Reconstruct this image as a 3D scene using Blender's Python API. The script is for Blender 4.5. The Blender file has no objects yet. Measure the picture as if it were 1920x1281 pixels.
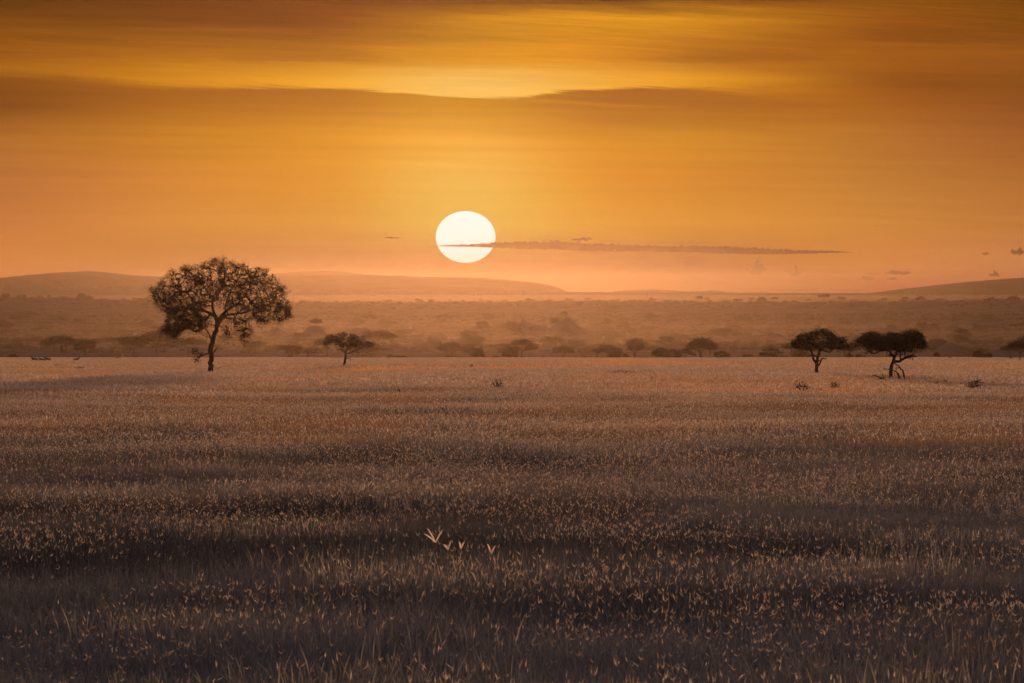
import bpy, math, random
import bmesh
import numpy as np
from mathutils import Vector, noise as mnoise

SC = bpy.context.scene
COL = SC.collection
K = 8.27e-5                 # radians per photograph pixel (telephoto, 9.1 degrees across)
HY = 550.0                  # photograph row of eye level
DEG = math.degrees(K)
R = math.radians
random.seed(7)
RNG = np.random.default_rng(7)


# ------------------------------------------------------------------ helpers
def tag(o, label=None, cat=None, group=None, kind=None):
    if label: o['label'] = label
    if cat: o['category'] = cat
    if group: o['group'] = group
    if kind: o['kind'] = kind
    return o


def empty(name, loc, rz=0, label=None, cat=None, group=None):
    o = bpy.data.objects.new(name, None)
    o.empty_display_size = 1
    COL.objects.link(o)
    o.location = loc
    o.rotation_euler = (0, 0, rz)
    return tag(o, label, cat, group)


def mesh_obj(name, V, F, mats, parent=None, col=None, smooth=False, mi=None, tone=None):
    me = bpy.data.meshes.new(name)
    me.from_pydata([tuple(map(float, v)) for v in V], [], F)
    for m in (mats if isinstance(mats, list) else [mats]):
        me.materials.append(m)
    if mi is not None: me.polygons.foreach_set('material_index', np.asarray(mi, dtype=np.int32))
    if tone is not None:
        a = me.attributes.new('tone', 'FLOAT', 'FACE')
        a.data.foreach_set('value', np.asarray(tone, dtype=np.float32))
    if smooth: me.polygons.foreach_set('use_smooth', [True] * len(me.polygons))
    me.update()
    o = bpy.data.objects.new(name, me)
    (col or COL).objects.link(o)
    if parent is not None: o.parent = parent
    return o


class NT:
    """small expression builder over a node tree"""
    def __init__(s, tree): s.t = tree
    def n(s, typ, **kw):
        nd = s.t.nodes.new(typ)
        for k, v in kw.items(): setattr(nd, k, v)
        return nd
    def put(s, sock, v):
        if isinstance(v, bpy.types.NodeSocket): s.t.links.new(v, sock)
        else: sock.default_value = v
    def m(s, op, a, b=0.0, c=0.0, clamp=False):
        nd = s.n('ShaderNodeMath', operation=op, use_clamp=clamp)
        for i, v in enumerate((a, b, c)): s.put(nd.inputs[i], v)
        return nd.outputs[0]
    def add(s, a, b): return s.m('ADD', a, b)
    def sub(s, a, b): return s.m('SUBTRACT', a, b)
    def mul(s, a, b): return s.m('MULTIPLY', a, b)
    def gauss(s, x, w):
        q = s.m('DIVIDE', x, w)
        return s.m('EXPONENT', s.mul(s.mul(q, q), -1.0))
    def rng(s, v, a, b, c=0.0, d=1.0, it='SMOOTHSTEP'):
        nd = s.n('ShaderNodeMapRange', interpolation_type=it)
        for i, q in enumerate((v, a, b, c, d)): s.put(nd.inputs[i], q)
        return nd.outputs[0]
    def ramp(s, v, stops, interp='LINEAR'):
        nd = s.n('ShaderNodeValToRGB')
        cr = nd.color_ramp
        cr.interpolation = interp
        while len(cr.elements) > 1: cr.elements.remove(cr.elements[-1])
        cr.elements[0].position = stops[0][0]
        cr.elements[0].color = stops[0][1]
        for p, c in stops[1:]:
            cr.elements.new(p).color = c
        s.put(nd.inputs[0], v)
        return nd.outputs[0]
    def curve(s, v, pts, x0, x1, y0, y1):
        nd = s.n('ShaderNodeFloatCurve')
        c = nd.mapping.curves[0]
        P = [((x - x0) / (x1 - x0), (y - y0) / (y1 - y0)) for x, y in pts]
        c.points[0].location = P[0]; c.points[1].location = P[-1]
        for p in P[1:-1]: c.points.new(*p)
        nd.mapping.use_clip = False
        nd.mapping.update()
        s.put(nd.inputs[1], s.rng(v, x0, x1, 0, 1, 'LINEAR'))
        return s.rng(nd.outputs[0], 0, 1, y0, y1, 'LINEAR')
    def vec(s, x, y, z=0.0):
        nd = s.n('ShaderNodeCombineXYZ')
        for i, v in enumerate((x, y, z)): s.put(nd.inputs[i], v)
        return nd.outputs[0]
    def noise(s, v, scale=1.0, detail=5.0, rough=0.55, dist=0.0):
        nd = s.n('ShaderNodeTexNoise')
        s.put(nd.inputs['Vector'], v)
        nd.inputs['Scale'].default_value = scale
        nd.inputs['Detail'].default_value = detail
        nd.inputs['Roughness'].default_value = rough
        nd.inputs['Distortion'].default_value = dist
        return nd.outputs['Fac']
    def mix(s, f, a, b, blend='MIX'):
        nd = s.n('ShaderNodeMix', data_type='RGBA', blend_type=blend)
        nd.clamp_result = False
        s.put(nd.inputs[0], f); s.put(nd.inputs[6], a); s.put(nd.inputs[7], b)
        return nd.outputs[2]
    def scale(s, col, f):
        nd = s.n('ShaderNodeVectorMath', operation='SCALE')
        s.put(nd.inputs[0], col); s.put(nd.inputs['Scale'], f)
        return nd.outputs[0]
    def vadd(s, a, b):
        nd = s.n('ShaderNodeVectorMath', operation='ADD')
        s.put(nd.inputs[0], a); s.put(nd.inputs[1], b)
        return nd.outputs[0]


def lin(r, g, b, k=1.0):
    f = lambda c: (c / 255 / 12.92 if c / 255 <= .04045 else ((c / 255 + .055) / 1.055) ** 2.4) * k
    return (f(r), f(g), f(b), 1.0)


def new_mat(name):
    m = bpy.data.materials.new(name)
    m.use_nodes = True
    m.node_tree.nodes.clear()
    return m, NT(m.node_tree)


# ------------------------------------------------------------------ materials
def leafy_mat(name, dark, light, trans, tint=(1, 1, 1), nscale=.02, namp=.5, attr=True):
    m, t = new_mat(name)
    geo = t.n('ShaderNodeNewGeometry')
    nz = t.noise(geo.outputs['Position'], nscale, 4, .6)
    if attr:
        at = t.n('ShaderNodeAttribute', attribute_name='tone')
        f = t.add(t.mul(at.outputs['Fac'], 1 - namp), t.mul(t.rng(nz, .3, .7), namp))
    else:
        f = nz
    c = t.ramp(f, [(0.0, (*dark, 1)), (1.0, (*light, 1))])
    d = t.n('ShaderNodeBsdfDiffuse'); t.put(d.inputs[0], c)
    tr = t.n('ShaderNodeBsdfTranslucent'); t.put(tr.inputs[0], t.mix(1.0, c, (*tint, 1), 'MULTIPLY'))
    mx = t.n('ShaderNodeMixShader')
    t.put(mx.inputs[0], trans); t.put(mx.inputs[1], d.outputs[0]); t.put(mx.inputs[2], tr.outputs[0])
    o = t.n('ShaderNodeOutputMaterial'); t.put(o.inputs[0], mx.outputs[0])
    return m


def solid_mat(name, a, b, nscale, rough=.9, bump=0.0, detail=6):
    m, t = new_mat(name)
    geo = t.n('ShaderNodeNewGeometry')
    nz = t.noise(geo.outputs['Position'], nscale, detail, .6)
    c = t.ramp(nz, [(0.3, (*a, 1)), (0.7, (*b, 1))])
    p = t.n('ShaderNodeBsdfPrincipled')
    t.put(p.inputs['Base Color'], c)
    p.inputs['Roughness'].default_value = rough
    p.inputs['Specular IOR Level'].default_value = 0.0
    if bump:
        bp = t.n('ShaderNodeBump'); bp.inputs['Strength'].default_value = bump
        t.put(bp.inputs['Height'], nz); t.put(p.inputs['Normal'], bp.outputs[0])
    o = t.n('ShaderNodeOutputMaterial'); t.put(o.inputs[0], p.outputs[0])
    return m


M_BLADE = leafy_mat('shaded_grass_blades', (.022, .022, .023), (.26, .225, .19), .5, (1.0, .94, .86), .06, .55)  # dark colour carries the shaded side of the nearest grass
M_SEED = leafy_mat('grass_seed_heads', (.36, .21, .11), (.78, .62, .46), .62, (1.0, .92, .82), .02, .2)
M_STALK = leafy_mat('pale_tall_stalks', (.06, .052, .044), (.46, .37, .27), .55, (1.0, .92, .8), .05, .2)
M_NEAR = leafy_mat('near_dry_grass_shaded', (.035, .032, .031), (.28, .215, .165), .55, (1.0, .92, .8), .05, .5)  # shade kept in the colour, a step lighter than the nearest blades
M_MID = leafy_mat('mid_dry_grass_half_lit', (.12, .078, .052), (.58, .335, .18), .62, (1.0, .88, .7), .01, .45)  # colour steps between the shaded near grass and the glowing far grass
M_FAR = leafy_mat('distant_dry_grass_glow', (.40, .20, .10), (.98, .50, .22), .72, (1.0, .86, .66), .03, .3)  # haze glow of the far plain put into a bright orange colour
M_LEAF = leafy_mat('acacia_leaves', (.012, .013, .009), (.034, .031, .021), .12, (1, .9, .6), .2, .4)
M_LEAFD = leafy_mat('dense_acacia_leaves', (.012, .014, .008), (.035, .034, .02), .2, (1, .9, .6), .2, .4)
M_SUNLEAF = leafy_mat('sunlit_leaves', (.15, .10, .05), (.5, .34, .18), .6, (1, .9, .7), .6, .3)  # pale colour stands in for sunlight on the sapling's leaves
M_FARLEAF = leafy_mat('distant_foliage', (.022, .024, .014), (.05, .046, .028), .25, (1, .9, .6), .01, .5)
M_BARK = solid_mat('bark', (.03, .022, .016), (.075, .055, .04), 4.0, .95, .4)
M_SOIL = solid_mat('savanna_soil', (.045, .032, .022), (.11, .08, .052), .03, 1.0)
M_HILL = solid_mat('wooded_hillside', (.03, .03, .018), (.06, .052, .03), .006, 1.0)
M_FUR = solid_mat('tawny_fur', (.10, .065, .035), (.17, .11, .06), 5.0, .9)
M_FEATHER = solid_mat('dark_feathers', (.01, .01, .01), (.03, .03, .03), 5.0, .8)
M_ROCK = solid_mat('termite_earth', (.06, .04, .028), (.11, .075, .05), 1.5, .95, .4)

# ------------------------------------------------------------------ terrain
PROF = [(2500, 672.1), (2750, 676), (3500, 669), (4500, 656), (5500, 641), (6500, 627), (8000, 607),
        (9500, 588), (10600, 570), (11200, 567), (12000, 572), (14000, 577), (16000, 566), (17200, 551),
        (18500, 553), (22000, 562), (34000, 558), (60000, 556)]
PD = np.array([p[0] for p in PROF], float); PY = np.array([p[1] for p in PROF], float)
CX = [-700, -400, 0, 150, 280, 420, 800, 1200, 1500, 1700, 1920, 2300, 2700]
CY = [560, 553, 557, 561, 564, 568, 567, 566, 567, 566, 562, 559, 562]
DX = [-700, -200, 0, 250, 400, 700, 1000, 1200, 1500, 1920, 2300]
DY = [540, 536, 536, 537, 541, 545, 547, 548.5, 550, 554, 556]
KOP = [(590, 30, 24, 5600), (560, 22, 60, 5750), (655, 20, 60, 5800), (520, 70, 26, 5900), (690, 42, 30, 5900), (1062, 30, 25, 6200), (985, 24, 24, 6200), (1010, 15, 90, 6300),
       (1120, 10, 40, 6200), (1782, 26, 28, 3700), (1885, 21, 36, 3500), (40, 12, 60, 4300), (330, 16, 80, 4300),
       (1830, 14, 60, 7600)]
# KOP: (centre column, height in photograph pixels, half width, distance) - rounded knolls


def smooth(a, b, x):
    t = min(1.0, max(0.0, (x - a) / (b - a)))
    return t * t * (3 - 2 * t)


def nz(x, y, s, seed=0.0):
    return mnoise.noise(Vector((x / s + seed, y / s - seed * .7, seed)))


def ground_z(x, y, relief=True):
    d = math.hypot(x, y)
    px = 960 + math.atan2(x, y) / K if y > 0 else (3000 if x > 0 else -1000)
    pc = min(2700, max(-700, px))
    if d <= 2500:
        z = -(3 + .0089 * d)
    else:
        row = float(np.interp(d, PD, PY))
        wc = smooth(9000, 10600, d) * (1 - smooth(11300, 12500, d))
        row += wc * (float(np.interp(pc, CX, CY)) - 567)
        wd = smooth(14500, 17000, d) * (1 - smooth(17600, 22000, d))
        row += wd * (float(np.interp(pc, DX, DY)) - 551)
        z = -(row - HY) * K * d
        for cx, h, w, kd in KOP:
            kx = (px - cx) / w
            ky = (d - kd) / max(60.0, w * K * kd * 2.0)
            if abs(kx) < 3 and abs(ky) < 3:
                z += h * K * kd * math.exp(-(kx * kx + ky * ky) ** 1.5) * (1 + .25 * nz(x, y, 12, 9.3))
    if relief:
        near = 1 - smooth(160, 420, d)
        mid = smooth(60, 200, d) * (1 - smooth(900, 1500, d))
        far = smooth(300, 900, d)
        z += near * .06 * nz(x, y * .6, 3.5, 3.1) + near * .055 * nz(x, y * .6, 8.0, 1.7)
        z += mid * .18 * nz(x, y * .45, 19.0, 5.3)
        z += far * (1 - .4 * smooth(2300, 2700, d)) * .28 * nz(x, y * .5, 75.0, 8.1)
        if d > 2600: z += smooth(3000, 4600, d) * (1 - .5 * smooth(8500, 10000, d)) * (4.6 * nz(x, y * 1.5, 520.0, 2.2) + 1.8 * nz(x, y * 1.3, 170.0, 6.2))
        if d > 9000: z += 1.6 * nz(x, y, 900.0, 4.4)
    return z


def at(px, d):
    return (px - 960) * K * d, d


def row_d(row):             # distance of the plain at a photograph row
    return 3.0 / ((row - 550) * K - .0089)


def build_ground():
    ds = [0.0]
    d = 3.0
    while d < 34500:
        ds.append(d); d *= 1.022
    fine = np.arange(-8.0, 8.001, .1)
    az = list(np.concatenate([np.arange(-180, -8, 4.0), fine, np.arange(12, 180, 4.0)]))
    V = [(0, 0, ground_z(0, .001))]
    for d in ds[1:]:
        for a in az:
            x, y = d * math.sin(R(a)), d * math.cos(R(a))
            V.append((x, y, ground_z(x, y)))
    n = len(az)
    F = [(0, 1 + (j + 1) % n, 1 + j) for j in range(n)]
    for i in range(len(ds) - 2):
        a, b = 1 + i * n, 1 + (i + 1) * n
        for j in range(n):
            k = (j + 1) % n
            F.append((a + j, a + k, b + k, b + j))
    o = mesh_obj('ground', V, F, M_SOIL, smooth=True)
    tag(o, 'wide savanna plain sloping away to wooded ridges', kind='structure')


build_ground()


def build_hill(label, crest, d, depth=1700.0, seed=1.0):
    xs = np.linspace(crest[0][0], crest[-1][0], 260)
    ys = np.interp(xs, [c[0] for c in crest], [c[1] for c in crest])
    vs = np.linspace(-1, 1, 31)
    V = []
    for i, px in enumerate(xs):
        top = -(ys[i] - HY) * K * d
        base = -(562 - HY) * K * d - 6
        base = min(base, -45.0)
        for v in vs:
            dd = d + v * depth
            X, Y = (px - 960) * K * d, dd
            sh = max(0.0, math.cos(v * math.pi / 2)) ** 1.2
            n_ = nz(X, Y, 600, seed) * 4 + nz(X, Y, 130, seed) * 1.6 + nz(X, Y, 40, seed) * 1.1
            V.append((X, Y, base + (top - base) * sh + n_ * sh * .8))
    m = len(vs)
    F = [(i * m + j, (i + 1) * m + j, (i + 1) * m + j + 1, i * m + j + 1) for i in range(len(xs) - 1) for j in range(m - 1)]
    o = mesh_obj('hill', V, F, M_HILL, smooth=True)
    tag(o, label, kind='structure')


build_hill('long low hill at the left under the sky', [(-500, 545), (-200, 524), (0, 521), (60, 515), (110, 511), (170, 508), (215, 512), (255, 517), (320, 520), (430, 527), (520, 545)], 20500, seed=1.3)
build_hill('long flat hill below the sun', [(180, 545), (300, 526), (420, 521), (520, 519), (600, 517), (700, 515), (800, 519), (900, 521), (960, 526), (1010, 530), (1035, 536), (1075, 550)], 20000, seed=4.1)
build_hill('faint farthest hill behind the big tree', [(400, 530), (480, 517), (540, 511), (600, 507), (640, 508), (690, 515), (760, 524), (840, 535)], 23500, 1800, seed=6.6)
build_hill('dark hill rising at the right edge', [(1580, 556), (1640, 549), (1700, 541), (1760, 534), (1820, 528), (1880, 523), (1920, 521), (2000, 514), (2120, 510), (2400, 530)], 19500, seed=9.2)
build_hill('faint low rise on the right horizon', [(1120, 552), (1170, 544), (1230, 543), (1290, 547), (1340, 545), (1400, 552)], 23000, 1500, seed=11.2)


# ------------------------------------------------------------------ branching trees
def tube(V, F, pts, rad, sides):
    """tapered tube along a polyline with shared rings"""
    pts = [Vector(p) for p in pts]
    base = len(V)
    for i, p in enumerate(pts):
        a = pts[max(0, i - 1)]; b = pts[min(len(pts) - 1, i + 1)]
        t = (b - a).normalized() if (b - a).length > 1e-9 else Vector((0, 0, 1))
        u = t.cross(Vector((0.13, 1, .07))).normalized()
        w = t.cross(u)
        for k in range(sides):
            an = 2 * math.pi * k / sides
            V.append(p + (u * math.cos(an) + w * math.sin(an)) * rad[i])
    for i in range(len(pts) - 1):
        for k in range(sides):
            k2 = (k + 1) % sides
            F.append((base + i * sides + k, base + i * sides + k2, base + (i + 1) * sides + k2, base + (i + 1) * sides + k))
    F.append(tuple(base + k for k in range(sides))[::-1])
    F.append(tuple(base + (len(pts) - 1) * sides + k for k in range(sides)))


def smooth_line(pts, rad, step):
    """Catmull-Rom resample"""
    P = [np.array(p, float) for p in pts]
    out, ro = [], []
    for i in range(len(P) - 1):
        p0, p1, p2, p3 = P[max(0, i - 1)], P[i], P[i + 1], P[min(len(P) - 1, i + 2)]
        n = max(2, int(np.linalg.norm(p2 - p1) / step))
        for k in range(n):
            t = k / n
            out.append(.5 * ((2 * p1) + (-p0 + p2) * t + (2 * p0 - 5 * p1 + 4 * p2 - p3) * t * t + (-p0 + 3 * p1 - 3 * p2 + p3) * t ** 3))
            ro.append(rad[i] * (1 - t) + rad[i + 1] * t)
    out.append(P[-1]); ro.append(rad[-1])
    return out, ro


def in_poly(x, z, P):
    c = False
    j = len(P) - 1
    for i in range(len(P)):
        if (P[i][1] > z) != (P[j][1] > z) and x < (P[j][0] - P[i][0]) * (z - P[i][1]) / (P[j][1] - P[i][1]) + P[i][0]:
            c = not c
        j = i
    return c


def leaf_faces(V, F, T, c, L, W, droop, rng, n):
    """n leaf-sized faces about point c"""
    for _ in range(n):
        p = c + rng.normal(0, L * .75, 3)
        yaw = rng.uniform(0, 2 * math.pi)
        el = rng.normal(-droop, .55)
        d = np.array([math.cos(yaw) * math.cos(el), math.sin(yaw) * math.cos(el), math.sin(el)])
        s = np.cross(d, rng.normal(0, 1, 3)); s /= np.linalg.norm(s) + 1e-9
        l = L * rng.uniform(.6, 1.3); w = W * rng.uniform(.6, 1.3)
        b = len(V)
        V.extend([p - d * l * .5, p + s * w * .5, p + d * l * .5, p - s * w * .5])
        F.append((b, b + 1, b + 2, b + 3)); T.append(rng.uniform())


def grow_tree(name, loc, limbs, crowns, leaf, n_att, depth, seed, label=None, cat='tree', group=None, mats=None,
              twig_r=.02, sides=7, step=.35, col=None, noise_wt=.35, shell=0.0, extra=None, rz=0, hang=0.0, whip=.10):
    """limbs: [(points(x,y,z), radii)]; crowns: [(polygon xz, weight, leaves per tip)]; returns the Empty"""
    rng = np.random.default_rng(seed)
    mats = mats or (M_BARK, M_LEAF)
    root = empty(name, loc, rz, label, cat, group)
    if col is not None:
        COL.objects.unlink(root); col.objects.link(root)
    V, F, nodes = [], [], []
    for pts, rad in limbs:
        lp, lr = smooth_line(pts, rad, step)
        for i in range(1, len(lp) - 1):
            lp[i] = lp[i] + rng.normal(0, 1, 3) * lr[i] * .22
        tube(V, F, lp, lr, sides)
        for p, r in zip(lp, lr): nodes.append((p, r))
    TV, TF = V, F
    if not crowns: mesh_obj('trunk', V, F, mats[0], root, col, smooth=True)
    if crowns:
        pos = [n_[0] for n_ in nodes if n_[0][2] > min(z for c in crowns for _, z in c[0]) - 3]
        if not pos: pos = [n_[0] for n_ in nodes]
        nlimb = len(pos)
        par = [-1] * nlimb
        pts, lv = [], []
        for poly, wt, nl in crowns:
            xs = [p[0] for p in poly]; zs = [p[1] for p in poly]
            x0, x1, z0, z1 = min(xs), max(xs), min(zs), max(zs)
            cx, rx = (x0 + x1) / 2, (x1 - x0) / 2
            k = 0
            while k < n_att * wt:
                x, z = rng.uniform(x0, x1), rng.uniform(z0, z1)
                if not in_poly(x, z, poly): continue
                yd = depth * (rx / (rx + .01)) * math.sqrt(max(.05, 1 - ((x - cx) / rx) ** 2)) * min(1, rx / depth * 1.2)
                y = rng.uniform(-1, 1) * yd
                if mnoise.noise(Vector((x * noise_wt * 2 + seed, y * noise_wt * 2, z * noise_wt * 2.6))) < shell * .8 - .12 and rng.uniform() < .8: continue
                pts.append(np.array([x, y, z])); lv.append(nl); k += 1
                if rng.uniform() < whip:
                    zc = z0 + (z1 - z0) * .35
                    f_ = rng.uniform(1.03, 1.10)
                    pts.append(np.array([cx + (x - cx) * f_, y * f_, zc + (z - zc) * f_])); lv.append(max(1, nl // 3))
        L0 = np.array(pos)
        dist = [np.min(np.sum((L0 - p) ** 2, axis=1)) for p in pts]
        order = np.argsort(dist)
        arr = np.zeros((nlimb + 2 * len(pts), 3)); arr[:nlimb] = L0
        n_ = nlimb
        parent = list(par)
        tips = []
        for q in order:
            p = pts[q]
            dv = arr[:n_] - p
            dd = np.einsum('ij,ij->i', dv, dv) ** .5 + np.maximum(0, arr[:n_, 2] - p[2]) * .5
            j = int(np.argmin(dd))
            mid = (arr[j] + p) / 2 + rng.normal(0, .08, 3) * dd[j] + np.array([0, 0, .06 * dd[j]])
            arr[n_] = mid; parent.append(j); n_ += 1
            arr[n_] = p; parent.append(n_ - 1); n_ += 1
            tips.append((n_ - 1, lv[q]))
        cnt = np.ones(n_)
        for i in range(n_ - 1, nlimb - 1, -1):
            if parent[i] >= nlimb: cnt[parent[i]] += cnt[i]
        V, F = TV, TF
        for i in range(nlimb, n_):
            a, b = arr[parent[i]], arr[i]
            rb = twig_r * cnt[i] ** .42
            ra = twig_r * (cnt[parent[i]] ** .42 if parent[i] >= nlimb else (cnt[i] + 1) ** .42 * 1.1)
            tube(V, F, [a, b], [ra, rb], 3)
        mesh_obj('trunk', V, F, mats[0], root, col, smooth=True)
        V, F, T = [], [], []
        L, W, droop = leaf
        for i, nl in tips:
            leaf_faces(V, F, T, arr[i], L, W, droop, rng, nl)
            if hang and rng.uniform() < hang:
                for k in range(1, 4): leaf_faces(V, F, T, arr[i] - np.array([0, 0, k * .30]), L * .8, W, 1.3, rng, 2)
            if nl > 3: leaf_faces(V, F, T, arr[parent[i]], L, W, droop, rng, max(1, nl // 3))
        if F: mesh_obj('crown', V, F, mats[1], root, col, tone=T)
    return root


def px_tree(name, px, d, conv, limbs, crowns, leaf, n_att, depth, seed, zoff=0.0, rk=1.0, **kw):
    """limbs and crown outlines given in traced units, converted to metres by conv(X, Y) about the trunk foot"""
    x, y = at(px, d)
    z = ground_z(x, y) + zoff
    L = []
    for pts, rad in limbs:
        P = []
        for p in pts:
            a, b = conv(p[0], p[1])
            P.append((a, p[2] if len(p) > 2 else 0.0, b))
        L.append((P, [r * rk for r in rad]))
    C = [([conv(*q) for q in poly], w, nl) for poly, w, nl in crowns]
    return grow_tree(name, (x, y, z), L, C, leaf, n_att, depth, seed, **kw)


# --- the large tree, left
D1 = 812.0
u1 = K * D1 / 4.744
c1 = lambda X, Y: ((X - 737) * u1, (1150 - Y) * u1)
big_limbs = [
    ([(733, 1165), (737, 1100), (740, 1000), (745, 900), (760, 820), (785, 760), (795, 700), (785, 640)], [.40, .33, .31, .30, .28, .27, .27, .17]),
    ([(790, 700), (770, 640, .5), (700, 600, 1.0), (610, 545, 1.6), (550, 470, 2.0), (500, 380, 2.2)], [.22, .19, .16, .13, .10, .05]),
    ([(785, 660), (740, 610, -.8), (640, 580, -2.0), (520, 560, -3.2), (400, 560, -4.0), (320, 600, -4.4)], [.17, .15, .12, .09, .06, .03]),
    ([(788, 650), (755, 570, -.4), (760, 490, -.8), (810, 430, -.6), (850, 330, 0), (870, 230, .4)], [.18, .15, .12, .10, .07, .03]),
    ([(760, 500, -.8), (700, 400, -1.5), (640, 300, -2)], [.10, .07, .03]),
    ([(795, 690), (840, 620, -.4), (910, 565, -1.0), (980, 520, -1.6), (1060, 430, -2.4), (1120, 320, -3)], [.21, .18, .15, .12, .09, .04]),
    ([(800, 700), (850, 640, .6), (940, 615, 1.2), (1050, 600, 1.8), (1140, 560, 2.2), (1240, 545, 2.6), (1350, 560, 3)], [.19, .14, .12, .10, .09, .06, .03]),
    ([(860, 620, .4), (870, 520, 1.5), (900, 420, 2.5), (960, 320, 3.2), (1000, 230, 3.4)], [.13, .11, .09, .06, .03]),
    ([(740, 840), (715, 790, .4), (690, 750, .7), (640, 725, 1.0)], [.10, .08, .06, .03]),
    ([(708, 790, .4), (690, 860, .5), (688, 905, .5)], [.03, .025, .015]),
    ([(742, 965), (690, 972, .2), (650, 990, .3), (610, 1020, .4), (590, 1055, .4)], [.10, .075, .06, .04, .02]),
    ([(650, 990, .3), (620, 950, .4), (575, 938, .5)], [.045, .03, .015]),
    ([(640, 995, .3), (630, 1030, .2), (622, 1065, .2)], [.03, .02, .012]),
    ([(745, 975), (770, 950, -.1), (790, 920, -.2), (812, 898, -.3)], [.11, .09, .07, .05]),
    ([(1030, 600, 1.8), (1045, 680, 2.2), (1030, 760, 2.4), (990, 840, 2.5)], [.05, .04, .03, .015]),
    ([(770, 1090), (800, 1100), (830, 1085), (870, 1080)], [.03, .025, .02, .01]),
    ([(800, 1100), (805, 1125), (840, 1140)], [.02, .015, .01]),
]
outer = [(190, 400), (290, 325), (340, 270), (380, 222), (450, 225), (500, 178), (600, 185), (655, 150), (720, 118), (800, 128), (860, 118), (930, 150), (1020, 150),
         (1060, 215), (1160, 212), (1230, 222), (1290, 250), (1300, 295), (1370, 350), (1415, 400), (1405, 470), (1455, 545), (1462, 640), (1400, 660), (1340, 715),
         (1290, 660), (1215, 712), (1150, 690), (1110, 640), (1020, 585), (900, 590), (850, 500), (740, 500), (690, 560), (640, 560), (600, 610), (500, 560), (380, 600), (300, 590), (215, 480)]
lefthang = [(350, 600), (480, 570), (600, 600), (680, 640), (640, 700), (660, 740), (615, 800), (560, 735), (500, 745), (460, 790), (400, 850), (340, 800), (280, 775), (330, 700)]
midhang = [(800, 640), (900, 600), (1000, 620), (1100, 640), (1120, 780), (1080, 830), (1030, 870), (985, 860), (1000, 780), (940, 740), (900, 820), (870, 830), (850, 760), (800, 770)]
trunkside = [(600, 640), (730, 640), (760, 720), (730, 760), (690, 750), (620, 720)]
lowtuft = [(565, 925), (650, 930), (690, 945), (640, 1000), (630, 1050), (585, 1045), (600, 985), (575, 960)]
px_tree('acacia_tree', 395.3, D1, c1, big_limbs,
        [(outer, .74, 9), (lefthang, .20, 10), (midhang, .075, 6), (trunkside, .035, 5), (lowtuft, .015, 4)],
        (.25, .070, 1.0), 2300, 7.5, 11, shell=.10, rk=1.02, hang=.4,
        label='large wide-crowned tree standing alone in the grass at left', twig_r=.016)

# --- small flat acacia
D2 = row_d(689)
u2 = K * D2 / 14.23
c2 = lambda X, Y: ((X - 765) * u2, (1110 - Y) * u2)
px_tree('acacia_tree', 643.5, D2, c2,
        [([(755, 1140), (790, 1020), (815, 900), (830, 800), (840, 720)], [.20, .17, .14, .13, .11]),
         ([(835, 730), (780, 690, .3), (710, 610, .6), (705, 570, .8), (740, 520, 1)], [.10, .09, .08, .06, .04]),
         ([(710, 615, .6), (640, 640, .2), (590, 600, 0), (555, 520, -.2), (545, 430, -.4)], [.07, .06, .05, .05, .03]),
         ([(835, 720), (840, 650, -.3), (900, 600, -.8), (950, 560, -1)], [.08, .06, .05, .03]),
         ([(840, 730), (930, 710, -.4), (1010, 680, -.8), (1100, 685, -1.0), (1180, 630, -1), (1250, 560, -.8), (1330, 500, -.6)], [.11, .10, .08, .08, .07, .05, .03]),
         ([(825, 895), (870, 860), (930, 860), (960, 900), (965, 935)], [.07, .05, .045, .035, .02]),
         ([(945, 865), (965, 800)], [.03, .015])],
        [([(230, 440), (300, 300), (420, 240), (540, 260), (680, 330), (700, 400), (560, 400), (430, 460), (260, 520)], .26, 9),
         ([(600, 215), (860, 200), (1040, 230), (1180, 310), (1350, 330), (1400, 420), (1580, 480), (1560, 540), (1400, 560), (1250, 520), (1050, 545), (780, 540), (600, 500), (560, 400), (700, 380)], .66, 9),
         ([(850, 500), (980, 510), (990, 590), (920, 620), (850, 560)], .05, 6)],
        (.30, .12, .1), 380, 2.4, 22, shell=.16, rk=1.5, twig_r=.014,
        label='small leaning flat-topped acacia right of the large tree', mats=(M_BARK, M_LEAF))

# --- two dark acacias on the right
D3 = row_d(704.5)
u3 = K * D3 / 5.333
c3 = lambda X, Y: ((X - 595) * u3, (665 - Y) * u3)
px_tree('acacia_tree', 1531.6, D3, c3,
        [([(597, 690), (595, 640), (592, 580), (590, 530)], [.17, .15, .15, .15]),
         ([(590, 535), (565, 510, .2), (555, 470, .3), (545, 420, .5), (530, 370, .7)], [.12, .11, .10, .08, .05]),
         ([(590, 530), (600, 490, -.2), (618, 450, -.4), (628, 400, -.6), (640, 340, -.8)], [.13, .12, .10, .09, .05]),
         ([(597, 490), (575, 465), (545, 462, .3), (505, 465, .4)], [.06, .05, .04, .02]),
         ([(600, 575), (625, 545), (640, 505), (665, 495), (695, 500)], [.09, .08, .07, .05, .02]),
         ([(600, 545), (615, 520), (640, 510)], [.05, .05, .03]),
         ([(628, 410, -.6), (680, 420, -1), (720, 430, -1.3), (760, 390, -1.5), (820, 370, -1.6)], [.07, .06, .06, .05, .03])],
        [([(350, 330), (400, 290), (450, 255), (540, 235), (590, 210), (640, 202), (710, 225), (780, 265), (800, 300), (790, 350), (740, 395), (680, 400), (600, 400), (500, 405), (420, 410), (370, 385)], .76, 11),
         ([(760, 300), (840, 285), (890, 300), (915, 350), (940, 375), (930, 400), (860, 400), (780, 385), (740, 350)], .24, 11)],
        (.24, .08, .1), 700, 3.2, 33, shell=.20, whip=.22, rk=1.4, twig_r=.012, mats=(M_BARK, M_LEAFD),
        label='domed dark acacia, the left one of the dark pair on the plain')
D4 = row_d(716)
u4 = K * D4 / 5.333
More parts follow.
